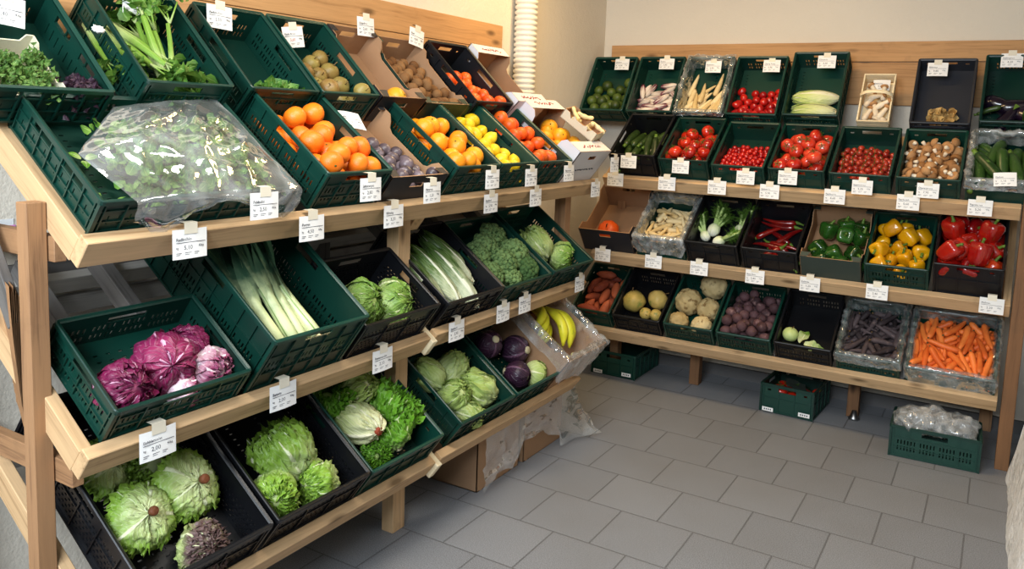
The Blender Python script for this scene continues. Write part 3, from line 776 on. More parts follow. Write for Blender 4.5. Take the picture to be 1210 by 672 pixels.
# boards screwed to the walls above the crates
def wallboard(p0, p1, w, t, label): return tag(beam('wall_board', p0, p1, w, t, (0, 0, 1), 'timber_board'), label, 'board', 'wide timber boards on the walls')
wallboard((-.674, -6.2, 1.983), (-.674, -.80, 1.983), .124, .014, 'upper wide timber board on the left wall above the fruit crates')
wallboard((-.675, -6.2, 1.837), (-.675, -1.1, 1.837), .164, .012, 'lower wide timber board on the left wall, mostly behind crates')
wallboard((-.615, .486, 2.005), (1.95, .486, 2.005), .108, .026, 'upper long timber board on the back wall')
wallboard((-.60, .488, 1.83), (1.95, .488, 1.83), .235, .022, 'lower long timber board on the back wall, behind the crates')
# rails that carry the steep upper crates
rail((-.43, LY0, 1.50), (-.43, -.95, 1.50), .04, .03, 'rail carrying the upper row of crates on the left rack', 'timber')
rail((-.36, .25, 1.52), (1.74, .25, 1.52), .05, .03, 'rail carrying the upper row of crates on the back rack', 'timber')
# corrugated duct
m = MB(); pr = []
z = 1.5
while z < 2.745: pr += [(.052, z), (.060, z+.004), (.062, z+.012), (.060, z+.02), (.052, z+.024)]; z += .028
m.lathe(pr, 28); o = m.build('corrugated_duct', 'duct'); o.matrix_world = Matrix.Translation((-.612, -.655, 0)); tag(o, 'white corrugated flexible duct running up the wall near the corner', 'duct')
m = MB(); m.lathe([(.0001, 0), (.028, 0), (.03, .01), (.02, .02), (.012, .05), (.0001, .05)], 14); o = m.build('leveling_foot', 'metal'); o.matrix_world = Matrix.Translation((1.075, .17, 0)); tag(o, 'small round metal foot beside the short right leg', 'foot')

# ================================================================== templates of the produce
T_or = [sphere_fruit('orange', 'orange', .036, seed=k, stem=stem_button, stemname='stem_button') for k in range(3)]
T_ory = [sphere_fruit('orange', 'orange_y', .037, seed=k+5, stem=stem_button, stemname='stem_button') for k in range(3)]
T_ord = [sphere_fruit('orange', 'orange_d', .035, seed=k+9, sq=(1, 1, .9), stem=stem_button, stemname='stem_button') for k in range(3)]
T_man = [sphere_fruit('mandarin', 'orange_d', .031, seed=k+15, sq=(1, 1, .84), stem=stem_button, stemname='stem_button') for k in range(2)]
T_grape = sphere_fruit('grapefruit', 'grape', .044, seed=21, stem=stem_button, stemname='stem_button')
T_melon = sphere_fruit('melon', 'grape', .045, seed=22, sq=(1, 1, 1.25), dimple=.03)
T_lem = [sphere_fruit('lemon', 'lemon', .028, seed=k+30, sq=(1, 1, 1.22), nip=.16, dimple=0) for k in range(3)]
T_plum = [sphere_fruit('passion_fruit', 'plum', .025, seed=k+40, sq=(1, 1, 1.05), dimple=.05, stem=stem_button, stemname='stem_button') for k in range(3)]
T_pear = [sphere_fruit('russet_pear', 'pear', .034, seed=k+50, sq=(1, 1, .93), dimple=.14, bumpy=.03, stem=stem_stick) for k in range(3)]
T_kiwi = [sphere_fruit('kiwi_fruit', 'kiwi', .022, seed=k+60, sq=(1, 1, 1.25), dimple=.02) for k in range(2)]
T_tom = [sphere_fruit('tomato', 'tomato', .036, seed=k+70, sq=(1, 1, .85), dimple=.14, lob=5, lamp=.03, stem=stem_calyx, stemname='calyx') for k in range(3)]
T_beef = [sphere_fruit('tomato', 'beef', .037, seed=k+80, sq=(1, 1, .8), dimple=.16, lob=6, lamp=.03, stem=stem_calyx, stemname='calyx') for k in range(3)]
T_cher = [sphere_fruit('cherry_tomato', 'plumtom', .0145, sub=2, seed=k+90, dimple=.06) for k in range(2)]
T_ptom = [sphere_fruit('plum_tomato', 'plumtom', .021, sub=3, seed=k+95, sq=(1, 1, 1.3), dimple=.04, stem=stem_calyx, stemname='calyx') for k in range(2)]
T_vine = [sphere_fruit('vine_tomato', 'vinetom', .0155, sub=2, seed=k+99, dimple=.06, stem=stem_calyx, stemname='calyx') for k in range(2)]
T_lime = [sphere_fruit('lime', 'lime', .031, seed=k+110, sq=(1, 1, 1.06), nip=.05, dimple=0) for k in range(2)]
T_rad = sphere_fruit('radish', 'radish', .013, sub=2, seed=120, dimple=0)
T_beet = [sphere_fruit('beetroot', 'beet', .029, seed=k+130, bumpy=.06, nip=.12, stem=stem_stick, stemname='stalk_stub', cat='vegetable') for k in range(3)]
T_cele = [sphere_fruit('celeriac', 'celeriac', .07, sub=4, seed=k+140, sq=(1, 1, .92), bumpy=.07, lump=4, dimple=.05, cat='vegetable') for k in range(3)]
T_turn = [sphere_fruit('turnip', 'turnip', .06, seed=k+150, sq=(1, 1, .95), bumpy=.05, dimple=.04, stem=stem_stick, stemname='stalk_stub', cat='vegetable') for k in range(2)]
T_kohl = sphere_fruit('kohlrabi', 'kohl', .042, seed=160, sq=(1, 1, .9), bumpy=.03, dimple=.04, stem=stem_stick, stemname='stalk_stub', cat='vegetable')
T_squash = sphere_fruit('orange_squash', 'squash', .065, seed=165, sq=(1, 1, .85), lob=9, lamp=.04, dimple=.15, stem=stem_stick, cat='vegetable')
def mushroom(seed):
    mb = MB(); r = .026
    w = lambda p: Vector((p.x*(1+.08*noise.noise(p*40+Vector((seed, 0, 0)))), p.y, p.z))
    mb.lathe([(.0002, .020), (.010, .0195), (.018, .015), (.024, .007), (.026, -.001), (.0245, -.006), (.020, -.0065), (.010, -.004)], 16, wob=w)
    s = MB(); s.lathe([(.008, -.002), (.0085, -.012), (.010, -.022), (.008, -.026), (.0002, -.0265)], 10)
    return Tmpl('brown_mushroom', [('cap', mb.mesh('cap', 'mush'), []), ('stalk', s.mesh('stalk', 'mush_stem'), [])], 'mushroom')
T_mush = [mushroom(k) for k in range(3)]
T_zuc = [root_veg('courgette', 'zucchini', .185, .021, .10, 12, [(0, .55), (.06, .75), (.2, .85), (.5, 1), (.85, 1), (.95, .8), (1, .1)], k, zuc_stem, wob=.03) for k in range(3)]
T_cuc = [root_veg('courgette', 'cucumber', .21, .025, .12, 12, [(0, .5), (.05, .75), (.2, .9), (.5, 1), (.85, 1), (.95, .8), (1, .1)], k+4, zuc_stem, wob=.03) for k in range(3)]
T_par = [root_veg('parsnip', 'parsnip', .17, .0165, .10, 10, None, k, crown_stub) for k in range(4)]
T_car = [root_veg('carrot', 'carrot', .155, .0150, .14, 10, [(0, .45), (.03, .8), (.1, 1), (.4, .97), (.75, .8), (.93, .55), (1, .12)], k, crown_stub, wob=.1) for k in range(5)]
T_bca = [root_veg('dark_carrot', 'bcarrot', .145, .0150, .14, 10, [(0, .45), (.03, .8), (.1, 1), (.4, .9), (.75, .65), (.93, .4), (1, .12)], k+6, crown_stub, wob=.12) for k in range(4)]
T_swe = [root_veg('sweet_potato', 'sweetp', .14, .028, .12, 12, [(0, .1), (.06, .5), (.25, .92), (.5, 1), (.78, .8), (.94, .4), (1, .08)], k+11, None, wob=.12) for k in range(3)]
T_ging = [root_veg('ginger_root', 'ginger', .10, .014, .25, 10, [(0, .5), (.1, 1), (.3, .8), (.5, 1.05), (.7, .8), (.9, .95), (1, .4)], k+15, None, wob=.3) for k in range(2)]
def lp_stem(sb, L, r, pts):
    p = Vector(pts[0]); sb.tube([p+Vector((.004, 0, 0)), p-Vector((.006, 0, 0)), p-Vector((.03, 0, -.006)), p-Vector((.045, 0, -.014))], [r*.75, r*.6, r*.3, r*.35], 6)
lp_stem.mat = 'stemg'; lp_stem.part = 'stem'
T_lp = [root_veg('long_red_pepper', 'lpep', .20, .018, .28, 12, [(0, .6), (.04, .95), (.15, 1), (.4, .85), (.7, .55), (.92, .25), (1, .05)], k+20, lp_stem, cat='pepper') for k in range(3)]
T_gp = [pepper('bell_pepper', 'gpep', .044, .095, 4, k) for k in range(3)]
T_yp = [pepper('bell_pepper', 'ypep', .038, .09, 3+k % 2, k+3) for k in range(3)]
T_rp = [pepper('bell_pepper', 'rpep', .047, .115, 4, k+7) for k in range(3)]
def eggplant():
    mb = MB(); mb.lathe([(.001, -.085), (.02, -.082), (.036, -.066), (.041, -.04), (.036, -.005), (.027, .035), (.021, .065), (.012, .078), (.001, .08)], 18, wob=lambda p: Vector((p.x+p.z*p.z*1.2, p.y, p.z)))
    sb = MB()
    for i in range(5):
        a = i*2*PI/5
        f = lambda u, v: Vector(((.0225-.001*v+.003)*math.cos(a+(u-.5)*1.1*(1-v)), (.0225+.003+.004*v)*math.sin(a+(u-.5)*1.1*(1-v)), .075-.035*v))+Vector((.007, 0, 0))
        sb.grid(f, 3, 3)
    sb.tube([(.007, 0, .072), (.008, 0, .09), (.014, 0, .105)], [.012, .006, .007], 7)
    return Tmpl('aubergine', [('flesh', mb.mesh('flesh', 'eggplant'), []), ('calyx', sb.mesh('calyx', 'stemg'), [])], 'vegetable')
T_egg = eggplant()
def bananas(n=5):
    """stalks meet at the crown (+z), the fruit hangs down and bows outwards (-y)"""
    parts = []
    for k in range(n):
        mb = MB(); c = k-(n-1)/2; pts = []; rad = []
        for i in range(13):
            t = i/12
            pts.append(Vector((c*(.010+.024*math.sin(PI*.5*min(1, t*1.6))), -.052*math.sin(PI*(t*.9+.02))-.006*(k % 2), -.185*t+.012*abs(c)*t)))
            rad.append({0: .005, 1: .0065, 2: .010, 3: .0155, 10: .0155, 11: .010, 12: .0045}.get(i, .0185))
        mb.tube(pts, rad, 8)
        tip = MB(); tip.tube([pts[-1], pts[-1]+(pts[-1]-pts[-2]).normalized()*.006], [.0047, .0035], 6)
        parts.append(('banana', mb.mesh('banana', 'banana'), [('banana_tip', tip.mesh('banana_tip', 'stub'))]))
    mb = MB(); mb.tube([(-.022, 0, .0), (0, 0, .006), (.022, 0, .0)], [.008, .011, .008], 8); parts.append(('crown', mb.mesh('crown', 'stub'), []))
    return Tmpl('banana_bunch', parts, 'fruit')
T_ban = bananas(3); T_ban2 = bananas(4)
T_cab = [head('white_cabbage', 'cabbage', .075, 11, .92, 0, .01, 1.2, 78, 30, k+1, cat='cabbage') for k in range(1)]
T_sav = [head('savoy_cabbage', 'savoy', .084, 14, .82, .04, .05, 1.2, 80, 34, k+3, freq=11, crk=.12, rnd=14, nu=18, nv=16, cat='cabbage') for k in range(2)]
T_poi = [head('pointed_cabbage', 'pointed', .064, 12, 1.28, .04, .06, 1.2, 82, 26, k+7, freq=7, crk=.22, rnd=14, nu=18, nv=16, cat='cabbage') for k in range(3)]
T_radi = [head('radicchio_head', 'radicchio', .066, 13, .88, .10, .06, 1.2, 80, 34, k+11, freq=9, crk=.22, rnd=12, cat='radicchio', nu=18, nv=16) for k in range(2)]
T_radw = head('radicchio_head', 'radicchio_w', .060, 13, .88, .10, .06, 1.2, 80, 34, 15, freq=9, crk=.22, rnd=12, cat='radicchio', nu=18, nv=16)
T_redc = [head('red_cabbage', 'redcab', .066, 10, 1.0, 0, .006, 1.25, 80, 26, k+19, stem=stem_cutdisc('palecut', .26), cat='cabbage') for k in range(2)]
T_bat = [head('batavia_lettuce', 'lettuce', .088, 24, .62, .26, .11, 1.15, 46, 50, k+23, freq=19, crk=.20, rnd=2, stem=stem_cutdisc('cutstem', .17), nu=34, nv=18, corescale=.66, gap=.4, cat='lettuce') for k in range(3)]
T_batr = head('batavia_lettuce', 'lettuce_r', .080, 22, .8, .18, .12, 1.2, 78, 50, 29, freq=16, crk=.22, rnd=2, nu=30, nv=18, corescale=.62, gap=.35, cat='lettuce')
T_ice = [head('frilly_lettuce', 'lettuce', .086, 18, 1.15, .10, .075, 1.35, 80, 46, k+33, freq=19, crk=.22, rnd=2, nu=34, nv=20, corescale=.75, gap=.3, cat='lettuce') for k in range(2)]
T_pal = [head('romaine_lettuce', 'lettuce_p', .060, 16, 1.5, .10, .08, .9, 80, 26, k+37, freq=8, crk=.18, rnd=10, nu=18, nv=18, stem=stem_cutdisc('redcut', .24, -1.48), cat='lettuce') for k in range(2)]
T_bri = [head('leaf_lettuce', 'lettuce_b', .078, 22, .85, .45, .15, 1.0, 66, 50, k+41, freq=17, crk=.2, rnd=2, stem=stem_cutdisc('palecut', .2), nu=32, nv=20, corescale=.40, gap=.5, cat='lettuce') for k in range(2)]
T_chi = [head('chinese_cabbage', 'chinese', .052, 12, 2.7, .02, .03, 1.1, 84, 12, k+45, freq=7, crk=.05, stem=stem_cutdisc('palecut', .3, -2.66), nv=18, cat='cabbage') for k in range(2)]
T_cha = [head('sugarloaf_chicory', 'chard', .045, 11, 3.1, .12, .10, 1.0, 84, 16, k+48, freq=7, crk=.08, nv=18, stem=stem_cutdisc('palecut', .34, -3.05), cat='chicory') for k in range(3)]
T_tre = [head('treviso_radicchio', 'treviso', .016, 7, 3.4, .05, .06, 1.1, 84, 14, k+52, freq=5, nu=8, nv=12, cat='radicchio') for k in range(2)]
for t_ in T_tre: t_.parts[0][1].transform(Matrix.Rotation(PI/2, 4, 'Y'))
def fennel(seed):
    rs = random.Random(seed); bulb = head('x', 'fennel', .038, 8, 1.15, .02, .005, 1.5, 84, 14, seed, nu=12, nv=10).parts[0][1]; bulb.name = 'bulb'
    st = MB(); fr = MB()
    for i in range(4):
        a = (i-1.5)*.5; d = Vector((math.sin(a)*.5, rs.uniform(-.25, .25), 1)).normalized(); L = rs.uniform(.07, .13)
        st.tube([d*.03, d*(.05+L*.5), d*(.05+L)], [.013, .010, .008], 8)
        for k in range(60):
            p = d*(.06+L*rs.random()); q = (d*rs.uniform(.3, 1.2)+Vector((rs.gauss(0, 1), rs.gauss(0, 1), rs.gauss(0, .5)))).normalized()
            e = p+q*rs.uniform(.03, .07); fr.tube([p, (p+e)/2+Vector((0, 0, .004)), e], [.0011, .0009, .0004], 3)
            for _ in range(2): g = (e+p)/2+(e-p)*rs.uniform(-.2, .3); fr.tube([g, g+Vector((rs.gauss(0, 1), rs.gauss(0, 1), rs.gauss(0, 1))).normalized()*.018], [.0009, .0004], 3)
    return Tmpl('fennel_bulb', [('bulb', bulb, []), ('stalks', st.mesh('stalks', 'broc_s'), []), ('fronds', fr.mesh('fronds', 'frond'), [])], 'vegetable')
T_fen = [fennel(3), fennel(8)]
def broccoli(seed):
    rs = random.Random(seed); mb = MB(); st = MB()
    for i in range(46):
        f = (i+.5)/46; th = math.acos(1-f*1.05); ph = i*2.39996
        c = Vector((math.sin(th)*math.cos(ph), math.sin(th)*math.sin(ph), math.cos(th)*.72))*.052; r = rs.uniform(.011, .017)
        add_ico(mb, lambda v: c+v*r*(1+.25*noise.noise(v*5+Vector((i, 0, 0)))+.12*noise.noise(v*14)), 2)
    st.tube([(0, 0, -.085), (0, 0, -.04), (0, 0, 0), (0, 0, .02)], [.017, .018, .03, .04], 10)
    for i in range(8): a = i*PI/4; st.tube([(0, 0, -.035), (math.cos(a)*.025, math.sin(a)*.025, -.005), (math.cos(a)*.042, math.sin(a)*.042, .02)], [.009, .008, .01], 6)
    return Tmpl('broccoli_head', [('florets', mb.mesh('florets', 'broc'), []), ('stalk', st.mesh('stalk', 'broc_s'), [])], 'broccoli')
T_bro = [broccoli(2), broccoli(5)]
def leek(seed):
    rs = random.Random(seed); mb = MB(); ro = MB()
    mb.rings([[(.018*k*math.cos(2*PI*j/14), .018*k*math.sin(2*PI*j/14), z) for j in range(14)] for k, z in ((.6, 0), (1, .004), (1.02, .04), (.95, .09), (.95, .14), (1.0, .17))], vv=[0, .02, .06, .16, .27, .34])
    for i in range(9):
        sd = rs.uniform(0, 9); sg = 1 if i % 2 else -1; a = (i-4)*.10+rs.uniform(-.05, .05); L = rs.uniform(.30, .42); off = sg*(.004+.0015*i)
        def fn(u, v):
            w = (.017+.014*math.sin(PI*min(1, v*1.2)))*(1-max(0, v-.6)*1.9); s = u*2-1
            x = s*w*math.cos(.7*(1-v)); y = sg*(1-s*s*.8)*.012*(1-v)+sg*abs(s)*w*.45*v+off*v*3; z = .10+v*L
            return Vector((x+math.sin(a)*v*v*L*1.1, y+.012*math.sin(v*5+sd)*v-.03*v*v*(i % 3 == 0), z-.05*v*v*(i % 2)))
        b = len(mb.v); mb.grid(fn, 6, 12)
        for k in range(b, len(mb.v)): u0, v0 = mb.uv[k]; mb.uv[k] = (u0, .20+v0*.80)
    for i in range(26): a = rs.uniform(0, 6.28); ro.tube([(math.cos(a)*.006, math.sin(a)*.006, .002), (math.cos(a)*.011, math.sin(a)*.011, -.010)], [.0011, .0006], 3)
    return Tmpl('leek', [('shaft', mb.mesh('shaft', 'leek'), []), ('roots', ro.mesh('roots', 'parsnip'), [])], 'vegetable')
T_leek = [leek(k) for k in (1, 4, 7)]
def celery(seed, ns=9):
    rs = random.Random(seed); mb = MB(); lf = MB()
    for i in range(ns):
        a = i*2.4; r0 = .006+.022*(i/ns); L = rs.uniform(.15, .21); d = Vector((math.cos(a), math.sin(a), 0)); e = Vector((-d.y, d.x, 0)); sp = rs.uniform(.1, .3)
        def fn(u, v):
            s = u*2-1; w = .013*(1-v*.45); c = d*(r0+.012*math.sin(PI*min(1, v*.9))+sp*.12*v*v)
            return c+e*s*w-d*(s*s)*w*.7+d*(.003 if True else 0)+Vector((0, 0, v*L))
        b = len(mb.v); mb.grid(fn, 6, 10); mb.grid(lambda u, v: fn(1-u, v)-d*.004, 6, 10)
        top = fn(.5, 1)
        for q in range(3):
            p2 = top+Vector((rs.gauss(0, .02), rs.gauss(0, .02), rs.uniform(.03, .06))); mb.tube([top, (top+p2)/2, p2], [.0035, .0028, .002], 5)
            leaf_cluster(lf, p2.x, p2.y, p2.z, 6, (.016, .016, .02), .032, rs)
    return Tmpl('celery_bunch', [('stalks', mb.mesh('stalks', 'celery'), []), ('leaves', lf.mesh('leaves', 'herb'), [])], 'vegetable')
T_celery = [celery(3), celery(9, 7)]

# ================================================================== CRATES AND WHAT LIES IN THEM
G, K = 'green', 'black'
# ---- left rack, top shelf, front row
bx = put('LT', -3.45, -2.85, .40, .10, G, 'window', 'wide green plastic crate with bagged salad leaves, nearest on the top shelf')
herbbx = bx
bx = put('LT', -2.77, -2.47, .40, .145, G, 'slot', 'green plastic crate heaped with oranges, right of the bagged salad crate')
pile(bx, T_or, 38, .036, 'round orange', 'the crate right of the bagged salad', 'oranges beside the bagged salad', up=None, seed=3, layers=4, gt=.08)
bx = put_carton('LT', -2.46, -2.14, .40, .115, 'card_black', 'card_in', 'low black cardboard tray with dark purple fruit', low=.55)
pile(bx, T_plum, 34, .025, 'greyish purple round fruit', 'the black cardboard tray', 'purple fruit in the cardboard tray', seed=5, y=(0, .5), layers=2)
bx = put('LT', -2.11, -1.81, .40, .14, G, 'slot', 'green plastic crate with yellow-orange oranges, between purple fruit and lemons')
pile(bx, T_ory, 28, .037, 'yellow-orange orange', 'the crate left of the lemons', 'oranges left of the lemons', seed=6, layers=4, gt=.1)
bx = put('LT', -1.81, -1.51, .40, .14, G, 'slot', 'green plastic crate with lemons on the top left shelf')
pile(bx, T_lem, 50, .029, 'yellow lemon', 'the lemon crate', 'lemons', seed=7, layers=4, gt=.08)
bx = put('LT', -1.50, -1.20, .40, .14, G, 'window', 'green plastic crate with deep orange fruit, right of the lemons')
pile(bx, T_ord, 32, .035, 'deep orange round orange', 'the crate right of the lemons', 'oranges right of the lemons', seed=8, layers=4, gt=.1)
wbx = bx = put_carton('LT', -1.19, -.85, .40, .19, 'card_white', 'card_in', 'white printed cardboard box with oranges and yellow fruit at the rack corner', low=.5, fronth=.19, flange=.075, cut=.09, full=True)
for i, (c, a, s) in enumerate(pack(bx, 17, .037, seed=9, y=(.1, .8), layers=2, z0=.05)):
    right = c.x > .04
    spawn(T_melon if right and i % 2 else (T_grape if right else T_ory[i % 3]), bx.M @ Matrix.Translation(c) @ rot_to((rng.gauss(0, 1), rng.gauss(0, 1), 1), i), f'{"golden yellow citrus" if right else "bright orange"}, {zone(bx, c)} of the white printed box', 'citrus in the white printed box')
# ---- left rack, upper row
bx = put('LTb', -3.53, -3.225, .39, .12, G, 'window', 'green plastic crate with curly parsley, at the far upper left', dz=-.022, dy=-.012)
parbx = bx
bx = put('LTb', -3.148, -2.857, .385, .13, G, 'slot', 'green plastic crate with celery bunches')
place(bx, T_celery[0], -.085, .315, .05, (.38, -1, .02), .4, 1.1, 'thick green celery bunch lying with its base towards the back')
place(bx, T_celery[1], .005, .085, .045, (.10, 1, .22), 2.0, 1.05, 'celery bunch with its leaves standing up towards the crate back')
place(bx, T_celery[1], -.115, .33, .03, (.04, -1, .0), 1.0, .8, 'celery bunch seen through the left side of its crate')
lm = MB(); rs = random.Random(5)
for x, y in ((.0, .05), (.06, .06), (.1, .07), (.115, .11), (.04, .045), (-.02, .06)): leaf_cluster(lm, x, y, .03, 26, (.02, .015, .04), .028, rs)
o = lm.build('celery_leaves', 'herb'); o.matrix_world = bx.M; tag(o, 'loose green celery leaves along the low front of the celery crate', 'leaves', kind='stuff')
bx = put('LTb', -2.80, -2.507, .385, .13, G, 'slot', 'nearly empty green plastic crate between the celery and the russet pears')
lm = MB()
for i in range(9): x = -.03+i*.016; lm.tube([(x, .03, .02), (x+.01, .05, .05), (x+.012, .06, .07)], .0016, 4); leaf_cluster(lm, x+.01, .06, .05, 9, (.01, .012, .03), .034, rs)
o = lm.build('radish_greens', 'herb'); o.matrix_world = bx.M; tag(o, 'small heap of radish greens at the low front of the empty crate', 'leaves', kind='stuff')
for i in range(14): place(bx, T_rad, -.11+.0165*i+rng.uniform(-.003, .003), .032+.006*(i % 2), .022+.03*(i % 3 == 1)+.004, (rng.gauss(0, 1), 1, 0), i, 1, 'small red radish behind the front panel of the radish greens crate', 'radishes behind the front panel')
bx = put('LTb', -2.50, -2.205, .385, .13, G, 'slot', 'green plastic crate with russet pears')
pile(bx, T_pear, 15, .034, 'round russet brown pear', 'the pear crate', 'russet pears', up=.5, seed=11, y=(0, .75), layers=2)
bx = put_carton('LTb', -2.195, -1.925, .385, .13, 'card_black', 'card_in', 'black cardboard box, brown inside, holding one golden grapefruit', low=.6)
place(bx, T_grape, .07, .075, .055, (.3, -.4, 1), 0, 1.0, 'single golden grapefruit in the black cardboard box')
place(bx, T_grape, .02, .05, .052, (.3, .4, 1), 2, .8, 'smaller golden grapefruit low behind the front of the black cardboard box')
bx = put_carton('LTb', -1.915, -1.61, .385, .11, 'card_green', 'card_in', 'dark green printed cardboard box full of kiwi fruit', low=.75)
pile(bx, T_kiwi, 62, .0225, 'fuzzy brown kiwi fruit', 'the kiwi box', 'kiwi fruit', seed=12, layers=3, y=(0, .9))
bx = put('LTb', -1.575, -1.265, .385, .13, K, 'solid', 'black plastic crate with mandarins on the upper left row')
pile(bx, T_man, 24, .031, 'dark orange mandarin', 'the black mandarin crate', 'mandarins', up=.5, seed=13, layers=3, y=(0, .8))
bx = put_carton('LTb', -1.25, -.955, .385, .15, 'card_white', 'card_in', 'white printed cardboard box with two oranges, last on the upper left row', low=.55, flange=.06, full=True)
w2bx = bx
place(bx, T_ory[0], .03, .10, .045, (.2, 0, 1), 0, 1.05, 'right one of two oranges in the upper white box')
place(bx, T_ory[1], -.045, .13, .045, (.2, 0, 1), 0, 1.0, 'left one of two oranges in the upper white box')
# ---- left rack, middle shelf
bx = put('LM', -3.44, -3.04, .30, .11, G, 'slot', 'green plastic crate with five radicchio heads, nearest on the middle shelf')
for i, (t, x, y, z, ax, s, lab) in enumerate([(T_radi[0], -.115, .085, .062, (.1, -.5, .8), 1.05, 'purple radicchio head at the left of the crate, cut end turned up'), (T_radi[1], .018, .125, .066, (.3, .6, -.7), 1.15, 'largest purple radicchio head, in the middle of its crate'),
        (T_radi[0], .112, .165, .055, (-.6, .3, .5), .9, 'small purple radicchio head at the back right of its crate'), (T_radw, .132, .075, .058, (.2, -.9, .5), .95, 'white-ribbed radicchio head at the right of its crate'), (T_radw, .04, .052, .034, (.9, -.3, .1), .72, 'squashed pink radicchio head at the low front of its crate')]):
    place(bx, t, x, y, z, ax, i*1.3, s, lab)
bx = put('LM', -3.02, -2.635, .60, .21, G, 'slot', 'deep green plastic crate with leeks')
LK = [(-.075, .055, .11, -.08, 0), (-.035, .05, .12, -.04, 1), (.0, .05, .115, .02, 2), (.035, .055, .10, -.12, 0), (.06, .05, .115, -.18, 1), (-.1, .1, .09, -.02, 2), (.085, .06, .075, -.32, 0)]
for i, (x, y, z, dx, k) in enumerate(LK): place(bx, T_leek[k], x, y, z, (dx, 1, .18+.04*(i % 2)), i*.3, 1.08, f'leek with white shaft and dark green leaves, {["second", "third", "fourth", "fifth", "sixth", "first", "last"][i]} from the left', 'leeks')
bx = put('LM', -2.62, -2.22, .30, .155, K, 'diamond', 'black plastic crate with two savoy cabbages')
place(bx, T_sav[0], -.045, .14, .085, (.2, -.5, .8), 0, .95, 'left one of two savoy cabbages in the black crate')
place(bx, T_sav[1], .088, .108, .085, (.5, -.6, .65), 1, 1.0, 'right one of two savoy cabbages, near the crate middle')
bx = put('LM', -2.165, -1.775, .40, .14, K, 'slot', 'black plastic crate with white-stemmed sugarloaf heads')
for i, (x, y, z, dx, s) in enumerate([(-.115, .17, .06, -.1, 1.0), (-.03, .19, .065, -.16, 1.05), (.06, .165, .07, -.12, 1.1), (.10, .24, .085, -.3, .95)]):
    place(bx, T_cha[i % 3], x, y, z, (dx, .97, .12), i*2., s, f'sugarloaf head with broad white stems, {["leftmost", "second from left", "third from left", "rightmost"][i]} in its black crate', 'sugarloaf heads')
bx = put('LM', -1.765, -1.37, .40, .13, G, 'solid', 'green plastic crate with broccoli')
for i, (x, y, z, s) in enumerate([(-.02, .25, .09, 1.1), (.08, .29, .10, 1.15), (.0, .15, .095, 1.1), (.11, .17, .105, 1.2), (.12, .08, .09, 1.0), (.0, .08, .07, .9), (-.11, .12, .07, 1.0), (-.09, .23, .08, 1.0)]):
    place(bx, T_bro[i % 2], x, y, z, (rng.uniform(-.2, .2), -.3 if i != 4 else -.9, 1), i*1.1, s, f'dark green broccoli head, {["back left", "back centre", "middle left", "middle right", "front right with stalk showing", "front centre", "front left edge", "left edge"][i]} of its crate', 'broccoli heads')
cabbx = bx = put('LM', -1.36, -.955, .42, .14, G, 'slot', 'green plastic crate with two pointed cabbages, last on the middle left shelf')
place(bx, T_poi[0], .0, .22, .08, (-.5, .6, .3), 0, 1.1, 'left one of two wrapped pale cabbages in the last crate')
place(bx, T_sav[0], .11, .12, .075, (.3, -.8, .4), 0, .82, 'right one of two wrapped pale cabbages, near the crate corner')
# ---- left rack, lowest shelf
bx = put('LL', -3.41, -3.01, .60, .14, K, 'diamond', 'black plastic crate with batavia lettuces, nearest on the lowest shelf')
for i, (t, x, y, z, s, ax, lab) in enumerate([(T_bat[0], -.085, .195, .10, .84, (.05, .35, -1), 'batavia lettuce at the left with round brown cut stem facing up'), (T_bat[1], .068, .225, .105, .90, (-.1, .45, -1), 'largest batavia lettuce with brown cut stem, in the crate middle'),
        (T_bat[2], .03, .345, .09, .95, (.1, -.5, .6), 'batavia lettuce at the back of the crate, leaves facing up'), (T_bat[0], -.085, .37, .09, .75, (-.2, .4, -1), 'batavia lettuce half hidden behind the timber post'), (T_batr, .035, .065, .055, .80, (.1, -.55, .8), 'light frilly lettuce with purple tips at the low front of the black crate')]):
    place(bx, t, x, y, z, ax, i*1.7, s, lab, cat='lettuce')
bx = put('LL', -3.0, -2.61, .55, .14, K, 'diamond', 'black plastic crate with two frilly green lettuces')
place(bx, T_ice[0], .0, .205, .10, (-.45, .8, .5), 0, 1.0, 'larger frilly lettuce standing upright in the black crate')
place(bx, T_ice[1], .055, .085, .07, (-.9, .0, .25), 2, .72, 'smaller frilly lettuce lying at the crate front on the right')
place(bx, T_ice[1], -.10, .105, .07, (-.5, -.5, .5), 1, .78, 'frilly lettuce lying at the crate front on the left')
bx = put('LL', -2.60, -2.205, .40, .13, G, 'solid', 'green plastic crate with romaine and bright leaf lettuce')
place(bx, T_pal[0], -.075, .19, .10, (.1, .75, -.55), .5, 1.1, 'pale romaine lettuce with reddish cut stem facing up')
place(bx, T_pal[1], .02, .32, .10, (-.1, -.4, .8), 0, 1.05, 'pale romaine lettuce standing at the back of its green crate')
place(bx, T_bri[0], .10, .19, .12, (.3, .1, .8), 0, 1.0, 'bright green curly lettuce at the right of its crate')
place(bx, T_bri[1], .03, .11, .09, (-.2, .9, .5), 1, .8, 'bright green curly lettuce leaning with white rib showing')
place(bx, T_bri[0], -.07, .075, .06, (-.2, -.5, .7), 1, .55, 'small tuft of bright lettuce at the crate front')
place(bx, T_bri[1], -.10, .33, .08, (-.2, .2, .7), 1, .8, 'dark curly lettuce in shadow at the back left of its crate')
bx = put('LL', -2.11, -1.715, .40, .14, G, 'slot', 'green plastic crate with five pale pointed cabbages')
